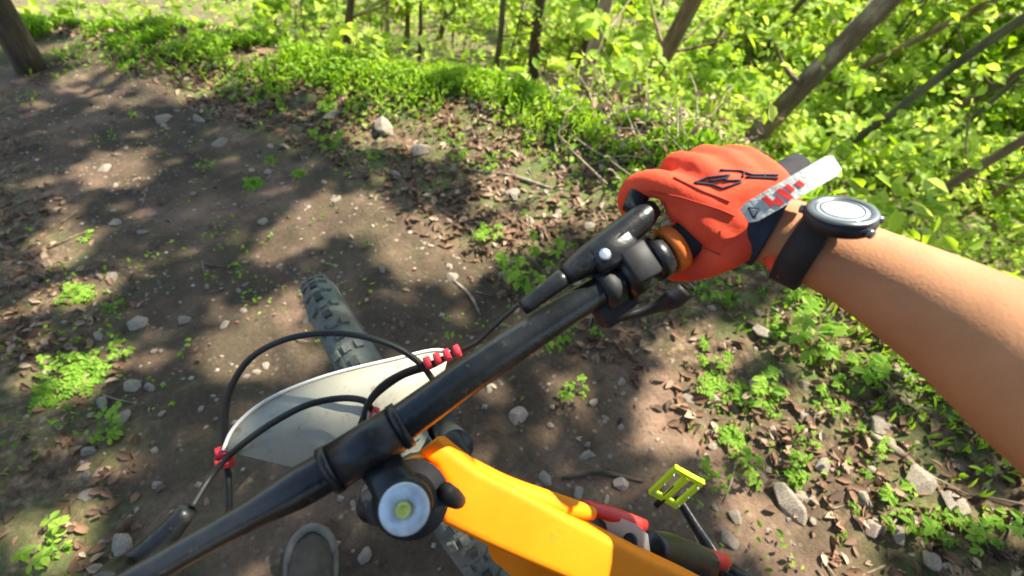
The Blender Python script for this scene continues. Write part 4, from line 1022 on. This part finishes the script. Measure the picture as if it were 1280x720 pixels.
# shoe
def shoe(toe_c, d, name):
    s = np.cross(d, [0, 0, 1.]); up = A_([0, 0, 1.]); secs = []
    prof = [(.045, .004, .016), (.035, .028, .030), (.010, .043, .044), (-.03, .048, .052), (-.07, .046, .066), (-.11, .041, .088), (-.16, .038, .105), (-.20, .036, .10), (-.225, .018, .07)]
    V = []; n = 14
    for f_, w, h in prof:
        for j in range(n):
            a = 2 * math.pi * j / n; V.append(toe_c + d * f_ + s * w * math.cos(a) + up * (max(h * (.5 + .5 * math.sin(a)), .012)))
    k = len(prof); F = [(i * n + j, i * n + (j + 1) % n, (i + 1) * n + (j + 1) % n, (i + 1) * n + j) for i in range(k - 1) for j in range(n)] + [tuple(range(n - 1, -1, -1)), tuple((k - 1) * n + j for j in range(n))]
    o = part_p(name, (A_(V), F), 'shoe_brown')
    rim = [toe_c + d * f_ + s * w * 1.05 * sg + up * .016 for sg in (-1, 1) for f_, w, h in (prof if sg > 0 else prof[::-1])]
    part_p('sole_rim', ctube(rim, .011, 8, 4), 'shoe_rim', o)
    part_p('toe_bumper', ctube([toe_c + d * f_ + s * w + up * h for f_, w, h in ((-.02, -.048, .020), (.018, -.040, .026), (.040, -.02, .028), (.047, 0, .028), (.040, .02, .028), (.018, .040, .026), (-.02, .048, .020))], .010, 8, 4), 'shoe_rim', o)
shoe(A_([sh[0], sh[1], float(H(sh[0], sh[1], False)) + .004]), shoe_dir, 'shoe')
shoe(footR + nrm(BF * A_([1, 1, 0])) * .19 - A_([0, 0, .025]), nrm(BF * A_([1, 1, 0])), 'shoe')

# ------------------------------------------------------------------ watch
wc = P(1052, 266, .325); armdir = nrm(fore[2] - fore[0])
wn = nrm(-ray(1057, 266) * .48 - DW * .74 + RW * .26); wx = nrm(armdir - (armdir @ wn) * wn); wy = np.cross(wn, wx)
watch = thing('wristwatch', wc - wn * .012, 'large black sports watch with pale reflecting dial on the bare wrist', 'watch')
wp = lambda name, vf, m_, parent=None, **kw: mesh_obj(name, vf[0], vf[1], M[m_], parent or watch, **kw)
case = wp('case', lathe(wc - wn * .008, wn, [(-.002, .017), (0, .0210), (.005, .0220), (.008, .0208)], 36), 'black_plastic')
bz = wp('bezel', lathe(wc, wn, [(0, .0208), (.0016, .0214), (.0028, .0204), (.0028, .0162), (.001, .0156)], 40), 'watch_bezel')
wp('dial_glass', lathe(wc + wn * .0008, wn, [(0, .0157), (.0012, .0157), (.0016, .0142)], 36), 'watch_glass')
wp('dial_ring', lathe(wc + wn * .0012, wn, [(0, .0132), (.0016, .0132), (.0016, .0125), (0, .0125)], 36, closed=True), 'ink')
for a in (-.5, .5, math.pi): 
    d_ = math.cos(a) * wx + math.sin(a) * wy; wp('button', lathe(wc - wn * .004 + d_ * .0205, d_, [(0, .003), (.004, .003), (.0045, .002)], 10), 'watch_bezel')
sc_ = fore[0] + (fore[1] - fore[0]) * .52; sr = .0312
e1 = nrm(wn - (wn @ armdir) * armdir); e2 = np.cross(armdir, e1)
loop = []
ring_pts = [sc_ + armdir * .0 + sr * (math.cos(t) * e1 + math.sin(t) * e2) for t in np.linspace(.0, 2 * math.pi, 33)[:-1]]
V = []; 
for t in np.linspace(0, 2 * math.pi, 40, endpoint=False):
    rd = math.cos(t) * e1 + math.sin(t) * e2; wdt = .011
    for r_, a_ in ((sr, -wdt), (sr + .0035, -wdt * .9), (sr + .0035, wdt * .9), (sr, wdt)): V.append(sc_ + rd * r_ + armdir * a_)
F = [(i * 4 + j, i * 4 + (j + 1) % 4, ((i + 1) % 40) * 4 + (j + 1) % 4, ((i + 1) % 40) * 4 + j) for i in range(40) for j in range(4)]
wp('strap', (A_(V), F), 'rubber')
